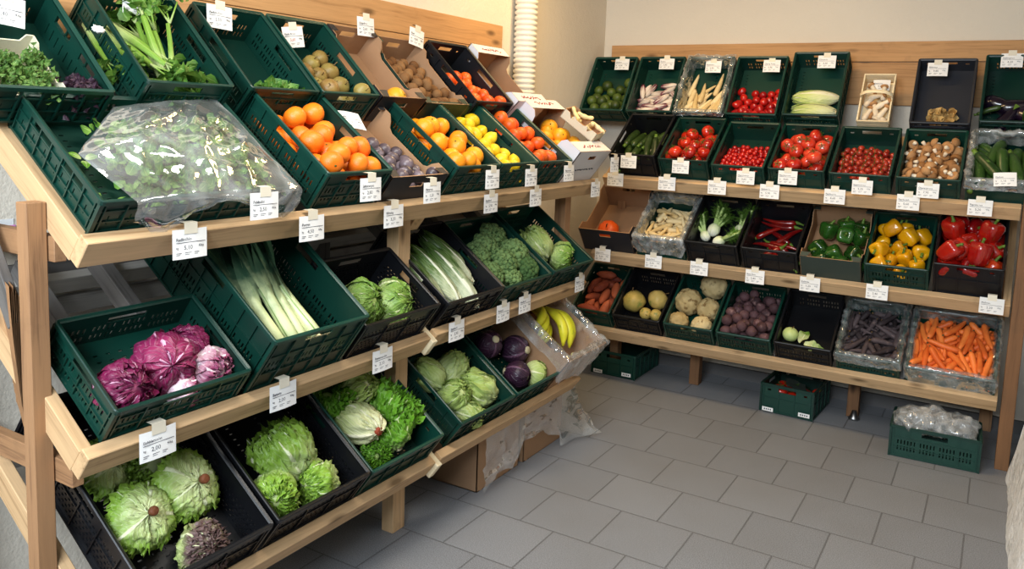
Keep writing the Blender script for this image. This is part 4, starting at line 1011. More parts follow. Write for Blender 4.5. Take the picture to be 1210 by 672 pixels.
for i, (x, y, z, s, ax, l) in enumerate([(-.07, .27, .075, .95, (-.6, .7, .2), 'back left'), (.07, .25, .08, 1.0, (.75, .3, .3), 'back right'), (-.03, .145, .07, .95, (-.2, -.3, .9), 'middle left'), (.105, .125, .08, 1.15, (-.8, .5, .2), 'right, palest and largest'), (-.01, .06, .05, .8, (.2, -.8, .4), 'front')]):
    place(bx, T_poi[i % 3], x, y, z, ax, i, s, f'pale pointed cabbage, {l} of the five', 'five pale pointed cabbages')
bx = put('LL', -1.705, -1.31, .40, .14, G, 'slot', 'green plastic crate with red cabbages and one white cabbage')
place(bx, T_redc[0], -.02, .29, .085, (.3, .3, -.9), 0, 1.0, 'dark red cabbage at the back left, in shade')
place(bx, T_redc[1], .115, .215, .085, (.05, .9, -.9), 0, 1.02, 'dark red cabbage with pale cut stump on top')
place(bx, T_redc[0], .005, .105, .075, (.3, -.8, .4), 2, .95, 'purple red cabbage at the front of its crate')
place(bx, T_cab[0], .12, .07, .075, (.3, -.8, .5), 0, .82, 'single pale white cabbage beside the red cabbages')
banbx = bx = put_carton('LL', -1.34, -.93, .42, .21, 'card_out', 'card_in', 'brown cardboard banana box lined with clear film', low=.9, tabs=False, hole=False)
place(bx, T_ban, .095, .325, .15, (.15, 1, .25), .0, 1.25, 'upright bunch of three yellow-green bananas in the brown box')
place(bx, T_ban2, .045, .36, .12, (.75, .75, .1), .0, 1.15, 'second banana bunch lying slanted left of the upright one')
# ---- back rack, top shelf, front row
bx = put('BT', -.305, -.02, .40, .16, K, 'solid', 'black plastic crate with dark courgettes on the back rack')
pile(bx, T_zuc, 24, .021, 'dark green courgette', 'the black courgette crate', 'dark courgettes', K=4, L=.155, ang=PI/2, angj=.35, seed=21, layers=3)
bx = put('BT', -.01, .28, .40, .145, G, 'solid', 'green plastic crate with big red tomatoes')
pile(bx, T_tom, 30, .036, 'shiny red tomato', 'the big tomato crate', 'big red tomatoes', up=.5, seed=22, layers=4)
bx = put('BT', .29, .58, .40, .125, G, 'solid', 'green plastic crate with tiny cherry tomatoes')
pile(bx, T_cher, 230, .0145, 'tiny red cherry tomato', 'the cherry tomato crate', 'cherry tomatoes', seed=23, layers=6, its=90, y=(0, .8), gt=.45)
bx = put('BT', .592, .882, .40, .125, G, 'solid', 'green plastic crate with light red tomatoes, right of the cherry tomatoes')
pile(bx, T_beef, 28, .037, 'light red tomato', 'the crate right of the cherry tomatoes', 'light red tomatoes', up=.5, seed=24, layers=4)
bx = put('BT', .894, 1.188, .40, .12, G, 'solid', 'green plastic crate with dull red vine tomatoes')
vinebx = bx
pile(bx, T_vine, 170, .0155, 'dull red small vine tomato', 'the vine tomato crate', 'vine tomatoes', seed=25, layers=6, its=90, y=(0, .85), gt=.35)
bx = put('BT', 1.203, 1.488, .40, .12, G, 'solid', 'green plastic crate with brown mushrooms')
pile(bx, T_mush, 105, .0225, 'brown cap mushroom', 'the mushroom crate', 'brown mushrooms', up=None, seed=26, layers=6, its=110)
cuc2bx = bx = put('BT', 1.50, 1.79, .40, .12, G, 'solid', 'green plastic crate lined with film, holding big courgettes, at the right end')
pile(bx, T_cuc, 14, .025, 'large glossy green courgette', 'the film-lined courgette crate', 'large courgettes in film', K=4, L=.18, ang=PI/2+.15, angj=.4, seed=27, layers=3, z0=.03)
# ---- back rack, upper row
bx = put('BTb', -.655, -.36, .40, .13, G, 'solid', 'green plastic crate with dark limes in the room corner')
pile(bx, T_lime, 22, .031, 'dark green lime', 'the lime crate', 'dark limes', seed=31, layers=2, y=(0, .6))
bx = put('BTb', -.345, -.05, .40, .13, G, 'solid', 'green plastic crate with pink and white treviso radicchio')
pile(bx, T_tre, 30, .0165, 'slim white and purple treviso head', 'the treviso crate', 'treviso radicchio', K=3, L=.075, ang=.25, angj=.6, seed=32, layers=3, y=(0, .6))
parsbx = bx = put('BTb', -.04, .25, .40, .13, G, 'solid', 'film-lined green crate with long parsnips on the upper back row')
pile(bx, T_par, 17, .0165, 'long cream parsnip', 'the upper film-lined crate', 'long parsnips on the upper row', K=4, L=.14, ang=PI/2-.3, angj=.5, seed=33, layers=2, y=(0, .7))
bx = put('BTb', .262, .555, .40, .13, G, 'slot', 'green plastic crate with plum tomatoes on the upper back row')
pile(bx, T_ptom, 40, .0225, 'glossy red plum tomato', 'the plum tomato crate', 'plum tomatoes', seed=34, layers=2, y=(0, .5))
bx = put('BTb', .58, .877, .42, .14, G, 'slot', 'green plastic crate with chinese cabbages')
place(bx, T_chi[0], -.002, .155, .07, (-1, -.05, .05), 1.6, .90, 'pale chinese cabbage, upper of the two')
place(bx, T_chi[1], .0, .075, .06, (-1, .02, .0), 2.6, .90, 'pale chinese cabbage, lower of the two at the crate front')
bx = put('BTb', 1.21, 1.49, .40, .10, 'steelgrey', 'solid', 'flat grey-black plastic crate with a little heap of tan mushrooms', floor='holes')
ob = MB()
def oyster(seed):
    mb = MB(); rs = random.Random(seed)
    mb.grid(lambda u, v: Vector(((.004+.014*v)*math.cos(u*2*PI)*(1+.2*math.sin(u*12+seed)*v), (.004+.014*v)*math.sin(u*2*PI), .012*v+.004*math.sin(u*17+seed)*v)), 16, 5, closeu=True)
    mb.tube([(0, 0, .002), (.001, 0, -.010), (.003, 0, -.018)], [.004, .0035, .004], 7)
    return Tmpl('tan_mushroom', [('tan_mushroom', mb.mesh('tan_mushroom', 'oyster'), [])], 'mushroom')
T_oy = [oyster(1), oyster(2)]
for i in range(34): place(bx, T_oy[i % 2], .01+rng.uniform(-.055, .055), .035+rng.random()*.085, .028+rng.random()*.018, (rng.gauss(0, .8), rng.gauss(0, .8)-.4, 1), i, rng.uniform(.8, 1.2), 'small tan frilled mushroom in the flat grey-black crate', 'tan mushrooms')
bx = put('BTb', 1.52, 1.83, .40, .13, G, 'slot', 'green plastic crate with aubergines at the upper right end')
for i, (x, y, a, s) in enumerate([(-.07, .15, -.5, 1), (.0, .14, .3, 1.05), (.09, .15, .9, 1), (-.03, .07, 1.2, .95), (.06, .07, -1.1, 1)]): place(bx, T_egg, x, y, .055, (math.cos(a), math.sin(a)*.6, .1), i, s, f'black glossy aubergine, {["upper left", "upper middle", "upper right", "lower left", "lower right"][i]} in its crate', 'aubergines')
place(bx, T_zuc[0], -.115, .1, .08, (-.3, 1, .1), 0, .6, 'short light courgette beside the aubergines, on the left')
place(bx, T_cuc[0], .04, .05, .09, (1, -.1, .1), 0, .5, 'pale green courgette end in front of the aubergines')
# wooden basket with king oyster mushrooms
M = frame('BTb', .95, 1.12, 0, .02); r = thing('wooden_basket', M, 'small pale wooden chip basket with thick white mushrooms', 'basket')
W_, D_, H_ = .155, .30, .07
m = MB(); m.box(-W_/2+.01, .01, 0, W_/2-.01, D_-.01, .004); m.build('base', 'basket', r, smooth=False)
for k, (x0, y0, x1, y1) in enumerate(((-W_/2, 0, W_/2, 0), (W_/2, 0, W_/2, D_), (W_/2, D_, -W_/2, D_), (-W_/2, D_, -W_/2, 0))):
    m = MB(); p = Vector((x0, y0, 0)); q = Vector((x1, y1, 0)); d = (q-p); L = d.length; d.normalize(); nn = Vector((-d.y, d.x, 0))
    m.M = Matrix((d, nn, Vector((0, 0, 1)))).transposed().to_4x4(); m.M.translation = p
    m.box(0, 0, .002, L, .003, .034); m.box(0, 0, .038, L, .003, H_); m.box(-.001, -.002, H_-.012, L+.001, .005, H_+.002)
    m.build('side_panel', 'basket', r, smooth=False)
m = MB(); m.tube([(-W_/2-.001, D_*.52, .03), (-W_/2+.0, D_*.52, H_+.02), (-W_*.3, D_*.52, H_+.045), (0, D_*.52, H_+.052), (W_*.3, D_*.52, H_+.045), (W_/2, D_*.52, H_+.02), (W_/2+.001, D_*.52, .03)], .011, 8, flat=.25); m.build('handle', 'basket', r)
bas = Box(r, M, W_, D_, H_, R_(58))
def kingoyster(seed):
    mb = MB(); mb.lathe([(.0005, -.045), (.013, -.043), (.0165, -.02), (.013, .01), (.0115, .03), (.0115, .036)], 12, wob=lambda p: Vector((p.x+.1*p.z*math.sin(seed), p.y, p.z)))
    c = MB(); c.lathe([(.010, .030), (.019, .035), (.0215, .041), (.017, .047), (.0005, .049)], 14)
    return Tmpl('king_oyster_mushroom', [('stalk', mb.mesh('stalk', 'mush_stem'), []), ('cap', c.mesh('cap', 'mush'), [])], 'mushroom')
T_king = [kingoyster(1), kingoyster(2)]
for i, (x, y, a) in enumerate([(-.035, .07, 1.2), (.0, .09, 1.9), (.035, .12, .5), (.02, .045, 2.8), (-.03, .15, .9), (.03, .19, 1.6), (-.02, .22, 2.2), (.04, .075, 1.1), (.0, .17, .2)]): place(bas, T_king[i % 2], x, y, .03+.012*(i % 3), (math.cos(a), math.sin(a), .15), i, .95, f'thick white-stalked mushroom, {"low front" if y < .1 else ("middle" if y < .16 else "upper end")} of the wooden basket', 'king oyster mushrooms')
# ---- back rack, middle shelf
bx = put_carton('BM', -.47, -.14, .41, .17, 'card_black', 'card_in', 'black cardboard box, brown inside, with one orange squash', low=.75, tabs=False)
place(bx, T_squash, -.03, .10, .075, (.1, -.3, 1), 0, 1.0, 'single orange squash behind the front of the black cardboard box')
pars2bx = bx = put('BM', -.13, .17, .40, .15, G, 'solid', 'film-lined crate with short parsnips on the middle back shelf')
pile(bx, T_par, 72, .0165, 'cream parsnip', 'the middle film-lined crate', 'parsnips on the middle back shelf', K=4, L=.13, seed=41, layers=5, sf=.95)
bx = put('BM', .175, .475, .40, .16, K, 'solid', 'black plastic crate with fennel bulbs')
for i, (x, y, z, ax, s) in enumerate([(-.045, .20, .085, (.35, .8, .45), 1.05), (.0, .13, .07, (.8, .4, .3), .9), (.10, .21, .09, (.15, .9, .5), 1.0), (-.09, .17, .06, (-.5, .6, .4), .85)]):
    place(bx, T_fen[i % 2], x, y, z-.01, ax, i, s*.86, f'white fennel bulb with feathery fronds, {["centre with long stalks", "front centre", "right", "left edge"][i]} of its crate', 'fennel bulbs')
bx = put('BM', .485, .785, .40, .16, K, 'solid', 'black plastic crate with long red peppers')
pile(bx, T_lp, 10, .019, 'long curved red pepper', 'the long pepper crate', 'long red peppers', K=4, L=.15, ang=.1, angj=.5, seed=43, layers=4)
bx = put_carton('BM', .79, 1.09, .40, .15, 'card_sage', 'card_in', 'grey-green cardboard box with green bell peppers', low=.7, hole=False)
for i, (x, y, z, ax) in enumerate([(-.06, .275, .085, (.3, .5, .8)), (.03, .23, .10, (.2, -.6, .7)), (.105, .24, .085, (.4, .3, .7)), (-.085, .165, .06, (-.3, -.7, .4)), (.085, .15, .055, (.7, -.5, .4)), (-.01, .145, .05, (.1, -.9, .2)), (.02, .33, .07, (0, .3, .9)), (.10, .33, .06, (0, .3, .9)), (-.07, .07, .05, (.8, -.1, .2)), (.03, .06, .05, (.8, .1, .2)), (.115, .07, .05, (0, -.6, .5))]):
    place(bx, T_gp[i % 3], x, y, z, ax, i, 1.0, f'dark green bell pepper, {zone(bx, Vector((x, y, z)))} of the grey-green box', 'green bell peppers')
bx = put('BM', 1.097, 1.393, .40, .145, G, 'slot', 'green plastic crate with yellow bell peppers')
pile(bx, T_yp, 15, .042, 'yellow bell pepper', 'the yellow pepper crate', 'yellow bell peppers', up=1.2, seed=45, layers=3, z0=.02)
bx = put('BM', 1.403, 1.70, .40, .20, K, 'solid', 'deep black plastic crate with red bell peppers')
pile(bx, T_rp, 13, .050, 'glossy red bell pepper', 'the red pepper crate', 'red bell peppers', gt=.1, up=1.0, seed=46, layers=3, z0=.09)
place(bx, T_rp[0], -.075, .33, .20, (.2, -.8, -.4), 1, 1.05, 'large red bell pepper on top at the back, stem facing out', 'red bell peppers')
# ---- back rack, lowest shelf
bx = put('BL', -.51, -.25, .40, .13, G, 'solid', 'green plastic crate with sweet potatoes in the dark corner')
pile(bx, T_swe, 18, .028, 'reddish sweet potato', 'the sweet potato crate', 'sweet potatoes', K=4, L=.10, ang=1.0, angj=.7, seed=51, layers=4)
bx = put('BL', -.24, .06, .40, .13, K, 'slot', 'black plastic crate with yellow-green turnips')
place(bx, T_turn[0], -.075, .17, .08, (-.2, .4, .9), 0, 1.12, 'large round yellow turnip at the left of the black crate')
place(bx, T_turn[1], .06, .21, .08, (.7, .5, .5), 0, 1.0, 'greenish lumpy turnip at the right of the black crate')
place(bx, T_turn[1], .01, .115, .05, (.3, -.6, .5), 0, .6, 'small pale turnip at the front of the black crate')
place(bx, T_turn[0], .075, .115, .05, (.3, .6, .5), 0, .62, 'small greenish turnip at the front right of the black crate')
bx = put('BL', .075, .367, .40, .13, G, 'slot', 'green plastic crate with five celeriac roots')
for i, (x, y, z, s, l) in enumerate([(-.068, .225, .085, 1.1, 'largest, at the middle left'), (.06, .195, .08, .95, 'middle right'), (.048, .365, .10, 1.12, 'up at the back with brown spot'), (-.085, .085, .065, .8, 'front left'), (.05, .08, .06, .85, 'front right')]):
    place(bx, T_cele[i % 3], x, y, z, (rng.uniform(-.4, .4), -.3, 1) if i != 2 else (0, .4, -1), i, s, f'knobbly beige celeriac root, {l}', 'celeriac roots')
bx = put('BL', .378, .68, .40, .13, G, 'slot', 'green plastic crate full of beetroots')
pile(bx, T_beet, 66, .029, 'dusty dark red beetroot', 'the beetroot crate', 'beetroots', seed=54, layers=4, its=110)
bx = put('BL', .69, .987, .40, .13, K, 'slot', 'nearly empty black plastic crate with kohlrabi', floor='holes')
place(bx, T_kohl, -.088, .125, .065, (.2, .3, 1), 0, 1.0, 'round pale green kohlrabi at the left of the black crate')
lfm = MB(); rs = random.Random(8)
for k in range(3):
    def fn(u, v, k=k): s = u*2-1; return Vector(((v-.5)*.09, s*.03*math.sin(PI*min(1, .1+v*.9)), .02*math.sin(v*3)+.012*s*s+.006*math.sin(v*14+k)))
    mb = MB(); mb.grid(fn, 8, 10); me = mb.mesh('kohlrabi_leaf', 'lettuce'); o = link('kohlrabi_leaf', me)
    o.matrix_world = bx.M @ Matrix.Translation(((-.02, .06, .03)[k], (.13, .06, .075)[k], (.04, .03, .035)[k])) @ Matrix.Rotation((1.2, .2, -.3)[k], 4, 'Z') @ Matrix.Rotation(.2, 4, 'Y'); tag(o, f'limp green kohlrabi leaf, {("upper middle", "lower right", "lower middle")[k]} on the black crate floor', 'leaf', 'kohlrabi leaves')
bcbx = bx = put('BL', 1.0, 1.305, .40, .12, G, 'slot', 'film-lined green crate with purple-black carrots')
pile(bx, T_bca, 84, .0155, 'dark purple carrot', 'the dark carrot crate', 'dark purple carrots', K=4, L=.11, seed=56, layers=5)
carbx = bx = put('BL', 1.325, 1.715, .40, .11, G, 'solid', 'large film-lined crate heaped with orange carrots')
pile(bx, T_car, 165, .0155, 'orange carrot', 'the big carrot crate', 'orange carrots', K=4, L=.12, ang=1.5, angj=.9, seed=57, layers=6, its=110)
# ---- crates on the floor
bx = crate(Matrix.Translation((-.305, .04, 0)), .30, .40, .15, G, 'solid', 'empty green crate on the floor at the left under the back rack', 0)
bx = crate(Matrix.Translation((.75, -.01, 0)) @ Matrix.Rotation(R_(-3), 4, 'Z'), .295, .38, .16, G, 'solid', 'green crate of tomatoes on the floor under the back rack middle', 0)
pile(bx, T_tom, 24, .036, 'dark red tomato', 'the green crate on the floor', 'tomatoes on the floor', up=.4, seed=61, layers=2)
def sheet(name, M, w, d, z, label, mat='paper', amp=.006, cat='paper'):
    m = MB(); m.grid(lambda u, v: Vector(((u-.5)*w, v*d, z+amp*noise.noise(Vector((u*2.5, v*2.5, 3)))*2)), 8, 8); m.grid(lambda u, v: Vector(((.5-u)*w, v*d, z-.0008+amp*noise.noise(Vector(((1-u)*2.5, v*2.5, 3)))*2)), 8, 8)
    o = m.build(name, mat); o.matrix_world = M; return tag(o, label, cat)
sheet('cardboard_flap', bx.M @ Matrix.Translation((.03, .08, .135)) @ Matrix.Rotation(.3, 4, 'Z') @ Matrix.Rotation(.25, 4, 'Y'), .11, .16, 0, 'greyish flap of card lying on the tomatoes in the floor crate', 'card_sage', cat='card')
flbx = bx = crate(Matrix.Translation((1.488, -.245, 0)) @ Matrix.Rotation(R_(2), 4, 'Z'), .395, .30, .155, G, 'slot', 'green crate on the floor at the right, stuffed with clear bags', 0)
# stickers on the floor crates
def sticker(x, y, z, rz, label, n=4):
    r = thing('label_sticker', Matrix.Translation((x, y, z)) @ Matrix.Rotation(rz, 4, 'Z') @ Matrix.Rotation(PI/2, 4, 'X'), label, 'sticker', 'white stickers on floor crates')
    m = MB(); m.box(-.03, -.011, 0, .03, .011, .0008); m.build('label_base', 'paper', r, smooth=False)
    m = MB()
    for i in range(n): m.box(-.02+i*.011, -.004, .0008, -.014+i*.011, .004, .0014)
    m.build('lettering', 'ink', r, smooth=False)
sticker(.655, -.0135, .02, R_(-3), 'left small white sticker on the middle floor crate'); sticker(.85, -.0245, .03, R_(-3), 'right small white sticker on the middle floor crate')
sticker(-.21, .031, .03, 0, 'right white sticker on the left floor crate'); sticker(-.40, .031, .02, 0, 'left white sticker on the left floor crate')

# ================================================================== LEAVES, FILM AND BAGS
hb = MB(); rs = random.Random(2)
for i in range(46):
    y = rs.uniform(.03, .31); x = rs.uniform(-.20+.42*max(0, y-.08), .27)
    leaf_cluster(hb, x, y, .018+.03*rs.random(), 24, (.022, .022, .045), .027, rs, up=.4)
o = hb.build('salad_leaves', 'herb'); o.matrix_world = herbbx.M; tag(o, 'heap of small green salad leaves under the clear bag', 'leaves', kind='stuff')
lf = MB(); [lf.grid(lambda u, v, a=a: Matrix.Rotation(a, 4, 'Z') @ Vector((.006+v*.034, (u-.5)*.022*math.sin(PI*min(1, .1+v*.9)), .004+.006*math.sin(v*2.5))), 4, 5) for a in (.2, 2.6, 4.4)]; o = lf.build('loose_leaf_sprig', 'lettuce_b'); o.matrix_world = herbbx.M @ Matrix.Translation((-.19, .24, .018)); tag(o, 'single light green leaf sprig on the bare crate floor, left of the bag', 'leaf')
def bag_sheet():
    m = MB()
    # outline corners of the bag laid over the crate, in crate coordinates
    A, B, Cc, D = Vector((-.10, .33)), Vector((.27, .395)), Vector((-.285, .17)), Vector((.285, -.006))
    def fn(u, v):
        # u across (left to right), v from the back edge to the front, then over the rim and down
        left = Vector((-.09, .34)).lerp(Vector((-.275, .16)), min(1, v*1.9)) if v < .53 else Vector((-.275, .16)).lerp(Vector((-.22, -.012)), min(1, (v-.53)/.27))
        right = Vector((.265, .395)).lerp(Vector((.292, -.012)), min(1, v/.8))
        p = left.lerp(right, u); hang = max(0, v-.8)/.2
        q = Vector((u*5, v*5, 7)); n = noise.noise(q)+.5*noise.noise(q*2.3)+.3*abs(noise.noise(q*5.1))
        dome = math.sin(PI*min(1, u*1.02))**.6*math.sin(PI*min(1, v/.82+.02))**.6 if v < .8 else 0
        ridge = (1-abs(noise.noise(Vector((u*4.5+v*5, v*1.6-u*.8, 2))))*2.2)**3+.6*(1-abs(noise.noise(Vector((u*2-v*5, v*6+u*4, 5))))*2.2)**3
        z = .108+.026*dome+.012*n*(dome+.15)+.013*max(0, ridge)*dome
        x, y = p.x, p.y
        if hang > 0:
            drop = (.045+.05*math.exp(-((u-.17)/.1)**2)+.055*math.exp(-((u-.9)/.11)**2)-.035*math.exp(-((u-.5)/.16)**2))
            y = -.010-.012*math.sin(hang*2)-.008*noise.noise(Vector((u*14, hang*3, 1))); z = .110-hang*drop*1.15; y -= .004
        return Vector((x+.006*noise.noise(q*1.7), y, z))
    m.grid(fn, 90, 70); return m.mesh('clear_bag', 'film_bag')
o = link('clear_bag', bag_sheet()); o.matrix_world = herbbx.M; tag(o, 'large crumpled clear plastic bag spread over the salad leaves, nearest crate', 'bag')

def liner(bx, label, mat='film', hang=.05, hang_front=None, inside=.07, puff=.012, seed=1, name='crate_liner', out=.006, corner=.02):
    m = MB(); w, d, h = bx.w, bx.d, bx.h; hf = hang_front or hang
    def per(s):
        # rounded rectangle, s in 0..1 starting at the front left corner
        P = 2*(w+d); q = s*P
        if q < w: return Vector((-w/2+q, 0)), Vector((0, -1)), 1.
        q -= w
        if q < d: return Vector((w/2, q)), Vector((1, 0)), 0.
        q -= d
        if q < w: return Vector((w/2-q, d)), Vector((0, 1)), 0.
        q -= w
        return Vector((-w/2, d-q)), Vector((-1, 0)), 0.
    def fn(u, v):
        p, n, fr = per(u % 1.)
        # smooth the corner normal
        p2, n2, f2 = per((u+.012) % 1.); p3, n3, f3 = per((u-.012) % 1.); n = (n+n2+n3)
        n = n.normalized() if n.length > .1 else Vector((0, -1)); fr = (fr+f2+f3)/3
        hg = hang+(hf-hang)*fr
        hg *= .75+.5*(.5+.5*noise.noise(Vector((math.cos(u*2*PI)*2.2, math.sin(u*2*PI)*2.2, seed))))
        c = noise.noise(Vector((math.cos(u*2*PI)*7, math.sin(u*2*PI)*7, seed+v*4)))+.6*noise.noise(Vector((math.cos(u*2*PI)*18, math.sin(u*2*PI)*18, seed+v*7)))
        if v < .4: t = v/.4; off = -.018-puff*.5; z = h-inside*(1-t)+.004; off += (1-t)*-.004
        elif v < .6: t = (v-.4)/.2; a = t*PI; off = -.018-puff*.5+(.018+puff*.5+out)*(1-math.cos(a))/2; z = h+.006+.012*math.sin(a)
        else: t = (v-.6)/.4; off = out+.004*t; z = h+.004-hg*t
        off += puff*c*(.8 if v > .3 else .4) if fr > .5 or v < .6 else puff*.25*c
        z += .006*c
        return Vector((p.x+n.x*off, p.y+n.y*off, z))
    m.grid(fn, 150, 22, closeu=True); o = m.build(name, mat); o.matrix_world = bx.M; return tag(o, label, 'plastic liner')
liner(parsbx, 'grey clear film lining the crate of long parsnips on the upper back row', hang=.02, hang_front=.02, inside=.09, seed=3)
liner(pars2bx, 'clear crinkled film wrapped round the middle shelf parsnip crate', 'film_milky', hang=.03, hang_front=.115, inside=.06, seed=5, out=.008)
liner(cuc2bx, 'milky crumpled film lining the big courgette crate at the right end', 'film_milky', hang=.03, hang_front=.04, inside=.06, seed=7, puff=.014)
liner(bcbx, 'clear crumpled film lining the dark carrot crate', hang=.03, hang_front=.05, inside=.06, seed=9, puff=.014)
liner(carbx, 'clear crumpled film hanging over the big orange carrot crate', hang=.02, hang_front=.10, inside=.05, seed=11, puff=.012)
liner(banbx, 'clear shiny film lining the banana box and bunched over its right corner', 'film_bag', hang=.06, hang_front=.14, inside=.15, seed=13, puff=.02, out=.012)
# curly parsley in a punnet and purple cress
M = parbx.M @ Matrix.Translation((-.048, .022, .012)); pw, pd, ph = .18, .20, .085
r = thing('punnet', M, 'cream pulp punnet filled with curly parsley in the upper left crate', 'punnet')
m = MB(); m.box(-pw/2, 0, 0, pw/2, pd, .004); m.build('base', 'punnet', r, smooth=False)
for sx in (-1, 1):
    m = MB(); m.M = Matrix.Translation((sx*pw/2, 0, 0)) @ Matrix(((0, -sx, 0, 0), (1, 0, 0, 0), (0, 0, 1, 0), (0, 0, 0, 1)))
    m.slab([(0, 0), (pd, 0), (pd, ph), (pd-.03, ph), (pd-.045, ph-.015), (.045, ph-.015), (.03, ph), (0, ph)], .004); m.build('side_panel', 'punnet', r, smooth=False)
for y, nm in ((0, 'front_panel'), (pd-.004, 'back_panel')):
    m = MB(); m.M = Matrix.Translation((-pw/2, y, 0)); m.slab([(0, 0), (pw, 0), (pw, ph), (pw-.02, ph), (pw-.03, ph-.02), (.03, ph-.02), (.02, ph), (0, ph)], .004); m.build(nm, 'punnet', r, smooth=False)
pb = MB(); rs = random.Random(12)
for i in range(70): leaf_cluster(pb, rs.uniform(-pw/2+.012, pw/2-.012), rs.uniform(.012, pd-.05), .03+.045*rs.random(), 16, (.012, .012, .022), .013, rs, curl=1.4, nu=3, nv=2)
o = pb.build('curly_parsley', 'parsley'); o.matrix_world = M; tag(o, 'dense curly green parsley filling the cream punnet', 'herbs', kind='stuff')
cb = MB()
for i in range(60): leaf_cluster(cb, rs.uniform(.058, .128), rs.uniform(.022, .085), .015+.075*rs.random(), 14, (.009, .012, .018), .014, rs, curl=1.2, nu=3, nv=2)
for i in range(14): leaf_cluster(cb, rs.uniform(.055, .13), rs.uniform(.022, .04), .07+.03*rs.random(), 10, (.009, .008, .01), .013, rs, curl=1.2, nu=3, nv=2)
o = cb.build('purple_cress', 'cress'); o.matrix_world = parbx.M; tag(o, 'dark purple cress heaped right of the parsley punnet', 'herbs', kind='stuff')
# vine stalks of the small tomatoes
for k in range(5):
    m = MB(); rs = random.Random(k+3); p = Vector((-.09+.045*k, .06+.03*(k % 2), .105)); pts = [p.copy()]
    for i in range(6): p = p+Vector((rs.uniform(-.012, .012), .032, rs.uniform(-.006, .006)-.004)); pts.append(p.copy())
    m.tube(pts, .0016, 5)
    for q in pts[1:-1]: m.tube([q, q+Vector((rs.choice((-1, 1))*.014, .004, -.004))], [.0012, .001], 4)
    o = m.build('tomato_vine', 'calyx'); o.matrix_world = vinebx.M; tag(o, f'thin green tomato vine stalk, {("first", "second", "third", "fourth", "fifth")[k]} from the left on the vine tomatoes', 'stalk', 'tomato vine stalks')
# ginger tray at the rack corner
M = wbx.M @ Matrix.Translation((.135, .085, .185)) @ Matrix.Rotation(R_(10), 4, 'Z')
gb = carton(M, .15, .20, .05, 'punnet', 'card_in', 'small pale tray of ginger beside the white citrus box', 0, name='ginger_tray', low=.8, tabs=False, hole=False, cut=.03)
for i, (x, y, a) in enumerate([(-.03, .05, 1.1), (.02, .07, 1.9), (.035, .12, .6), (-.035, .13, 1.3), (.0, .16, 2.6), (.03, .035, .2)]): place(gb, T_ging[i % 2], x, y, .026+.012*(i % 3), (math.cos(a), math.sin(a), .1), i, .85, f'pale knobbly root, {["left front", "front middle", "right middle", "left middle", "back", "right front"][i]} of the small tray')
# crumpled clear bags in the floor crate
for k, (x, y, z, s) in enumerate([(-.095, .12, .165, .092), (.0, .13, .17, .095), (.095, .12, .16, .090)]):
    m = MB(); add_ico(m, lambda v, k=k: Vector((v.x*s*1.0, v.y*s*1.25, v.z*s*.75))*(1+.28*noise.noise(v*1.9+Vector((k*9, 0, 0)))+.18*noise.noise(v*3.4+Vector((k*5, 1, 0)))), 4)
    o = m.build('crumpled_bag', 'film_milky'); o.matrix_world = flbx.M @ Matrix.Translation((x, y, z)); tag(o, f'{("left", "middle", "right")[k]} crumpled clear bag bulging out of the right floor crate', 'bag', 'crumpled bags in the floor crate')
m = MB(); add_ico(m, lambda v: Vector((v.x*.016, v.y*.012, v.z*.009))*(1+.5*noise.noise(v*3)), 3); o = m.build('paper_scrap', 'paper'); o.matrix_world = frame('LTb', -3.52, -3.20) @ Matrix.Translation((.172, .20, .125)); tag(o, 'crumpled white scrap stuck on the rim between parsley and celery crates', 'scrap')
# cardboard boxes on the floor under the left rack with film over them
bA = carton(Matrix.Translation((-.12, -1.59, 0)) @ Matrix.Rotation(PI/2, 4, 'Z'), .34, .42, .29, 'card_out', 'card_in', 'brown cardboard box on the floor under the left rack, nearer one', 0, low=.98, tabs=False, hole=False)
bB = carton(Matrix.Translation((-.115, -1.20, 0)) @ Matrix.Rotation(PI/2, 4, 'Z'), .36, .40, .29, 'card_out', 'card_in', 'brown cardboard box on the floor under the left rack, one further back', 0, low=.98, tabs=False, hole=False)
m = MB()
def drape(u, v):
    y = -1.775+u*.80; q = Vector((u*9, v*5, 3)); n = noise.noise(q)+.5*noise.noise(q*2.3)
    bot = .015+.20*max(0, min(1, (u-.28)/.12))*(1-max(0, min(1, (u-.62)/.2)))*.6+.05*max(0, math.sin(u*9))
    if u > .78: bot = .02
    z = .325-(.325-bot)*v
    x = -.070+.014*n*v+.10*max(0, u-.72)/.28*v*v*1.2
    return Vector((x, y+.02*n*v+(.10*v*v if u > .8 else 0), max(z, .006)))
m.grid(drape, 110, 60); o = m.build('draped_film', 'film_bag'); tag(o, 'crumpled clear film hanging over the cardboard boxes under the left rack', 'plastic sheet')
# paper bags hanging beside the near post
for k in range(7):
    m = MB(); a = k*.16
    def fn(u, v, s=1, k=k, a=a):
        L = .20+.012*k; th = .25+a*.55
        p = Vector((math.sin(th*(.4+v*.6))*v*L*.45, 0, -v*L)); sd = (u-.5)
        return Vector((sd*.16+.10*v*(k-3)*.06, p.x*.6-.010*k*v+.004*s, p.z+.02*math.cos(u*PI)*v))
    m.grid(lambda u, v: fn(u, v), 8, 12); m.grid(lambda u, v: fn(1-u, v, -1), 8, 12)
    o = m.build('paper_bag', 'kraft'); o.matrix_world = Matrix.Translation((-.345, -3.50+k*.006, 1.15-.012*k)) @ Matrix.Rotation(R_(-20), 4, 'Z'); tag(o, f'brown paper bag hanging by the near post, {("first", "second", "third", "fourth", "fifth", "sixth", "last")[k]} from the front', 'paper bag', 'brown paper bags beside the post')
rail((-.30, -3.50, 1.05), (-.46, -3.50, 1.30), .05, .025, 'dark weathered batten behind the paper bags', 'timber_grey', name='batten')

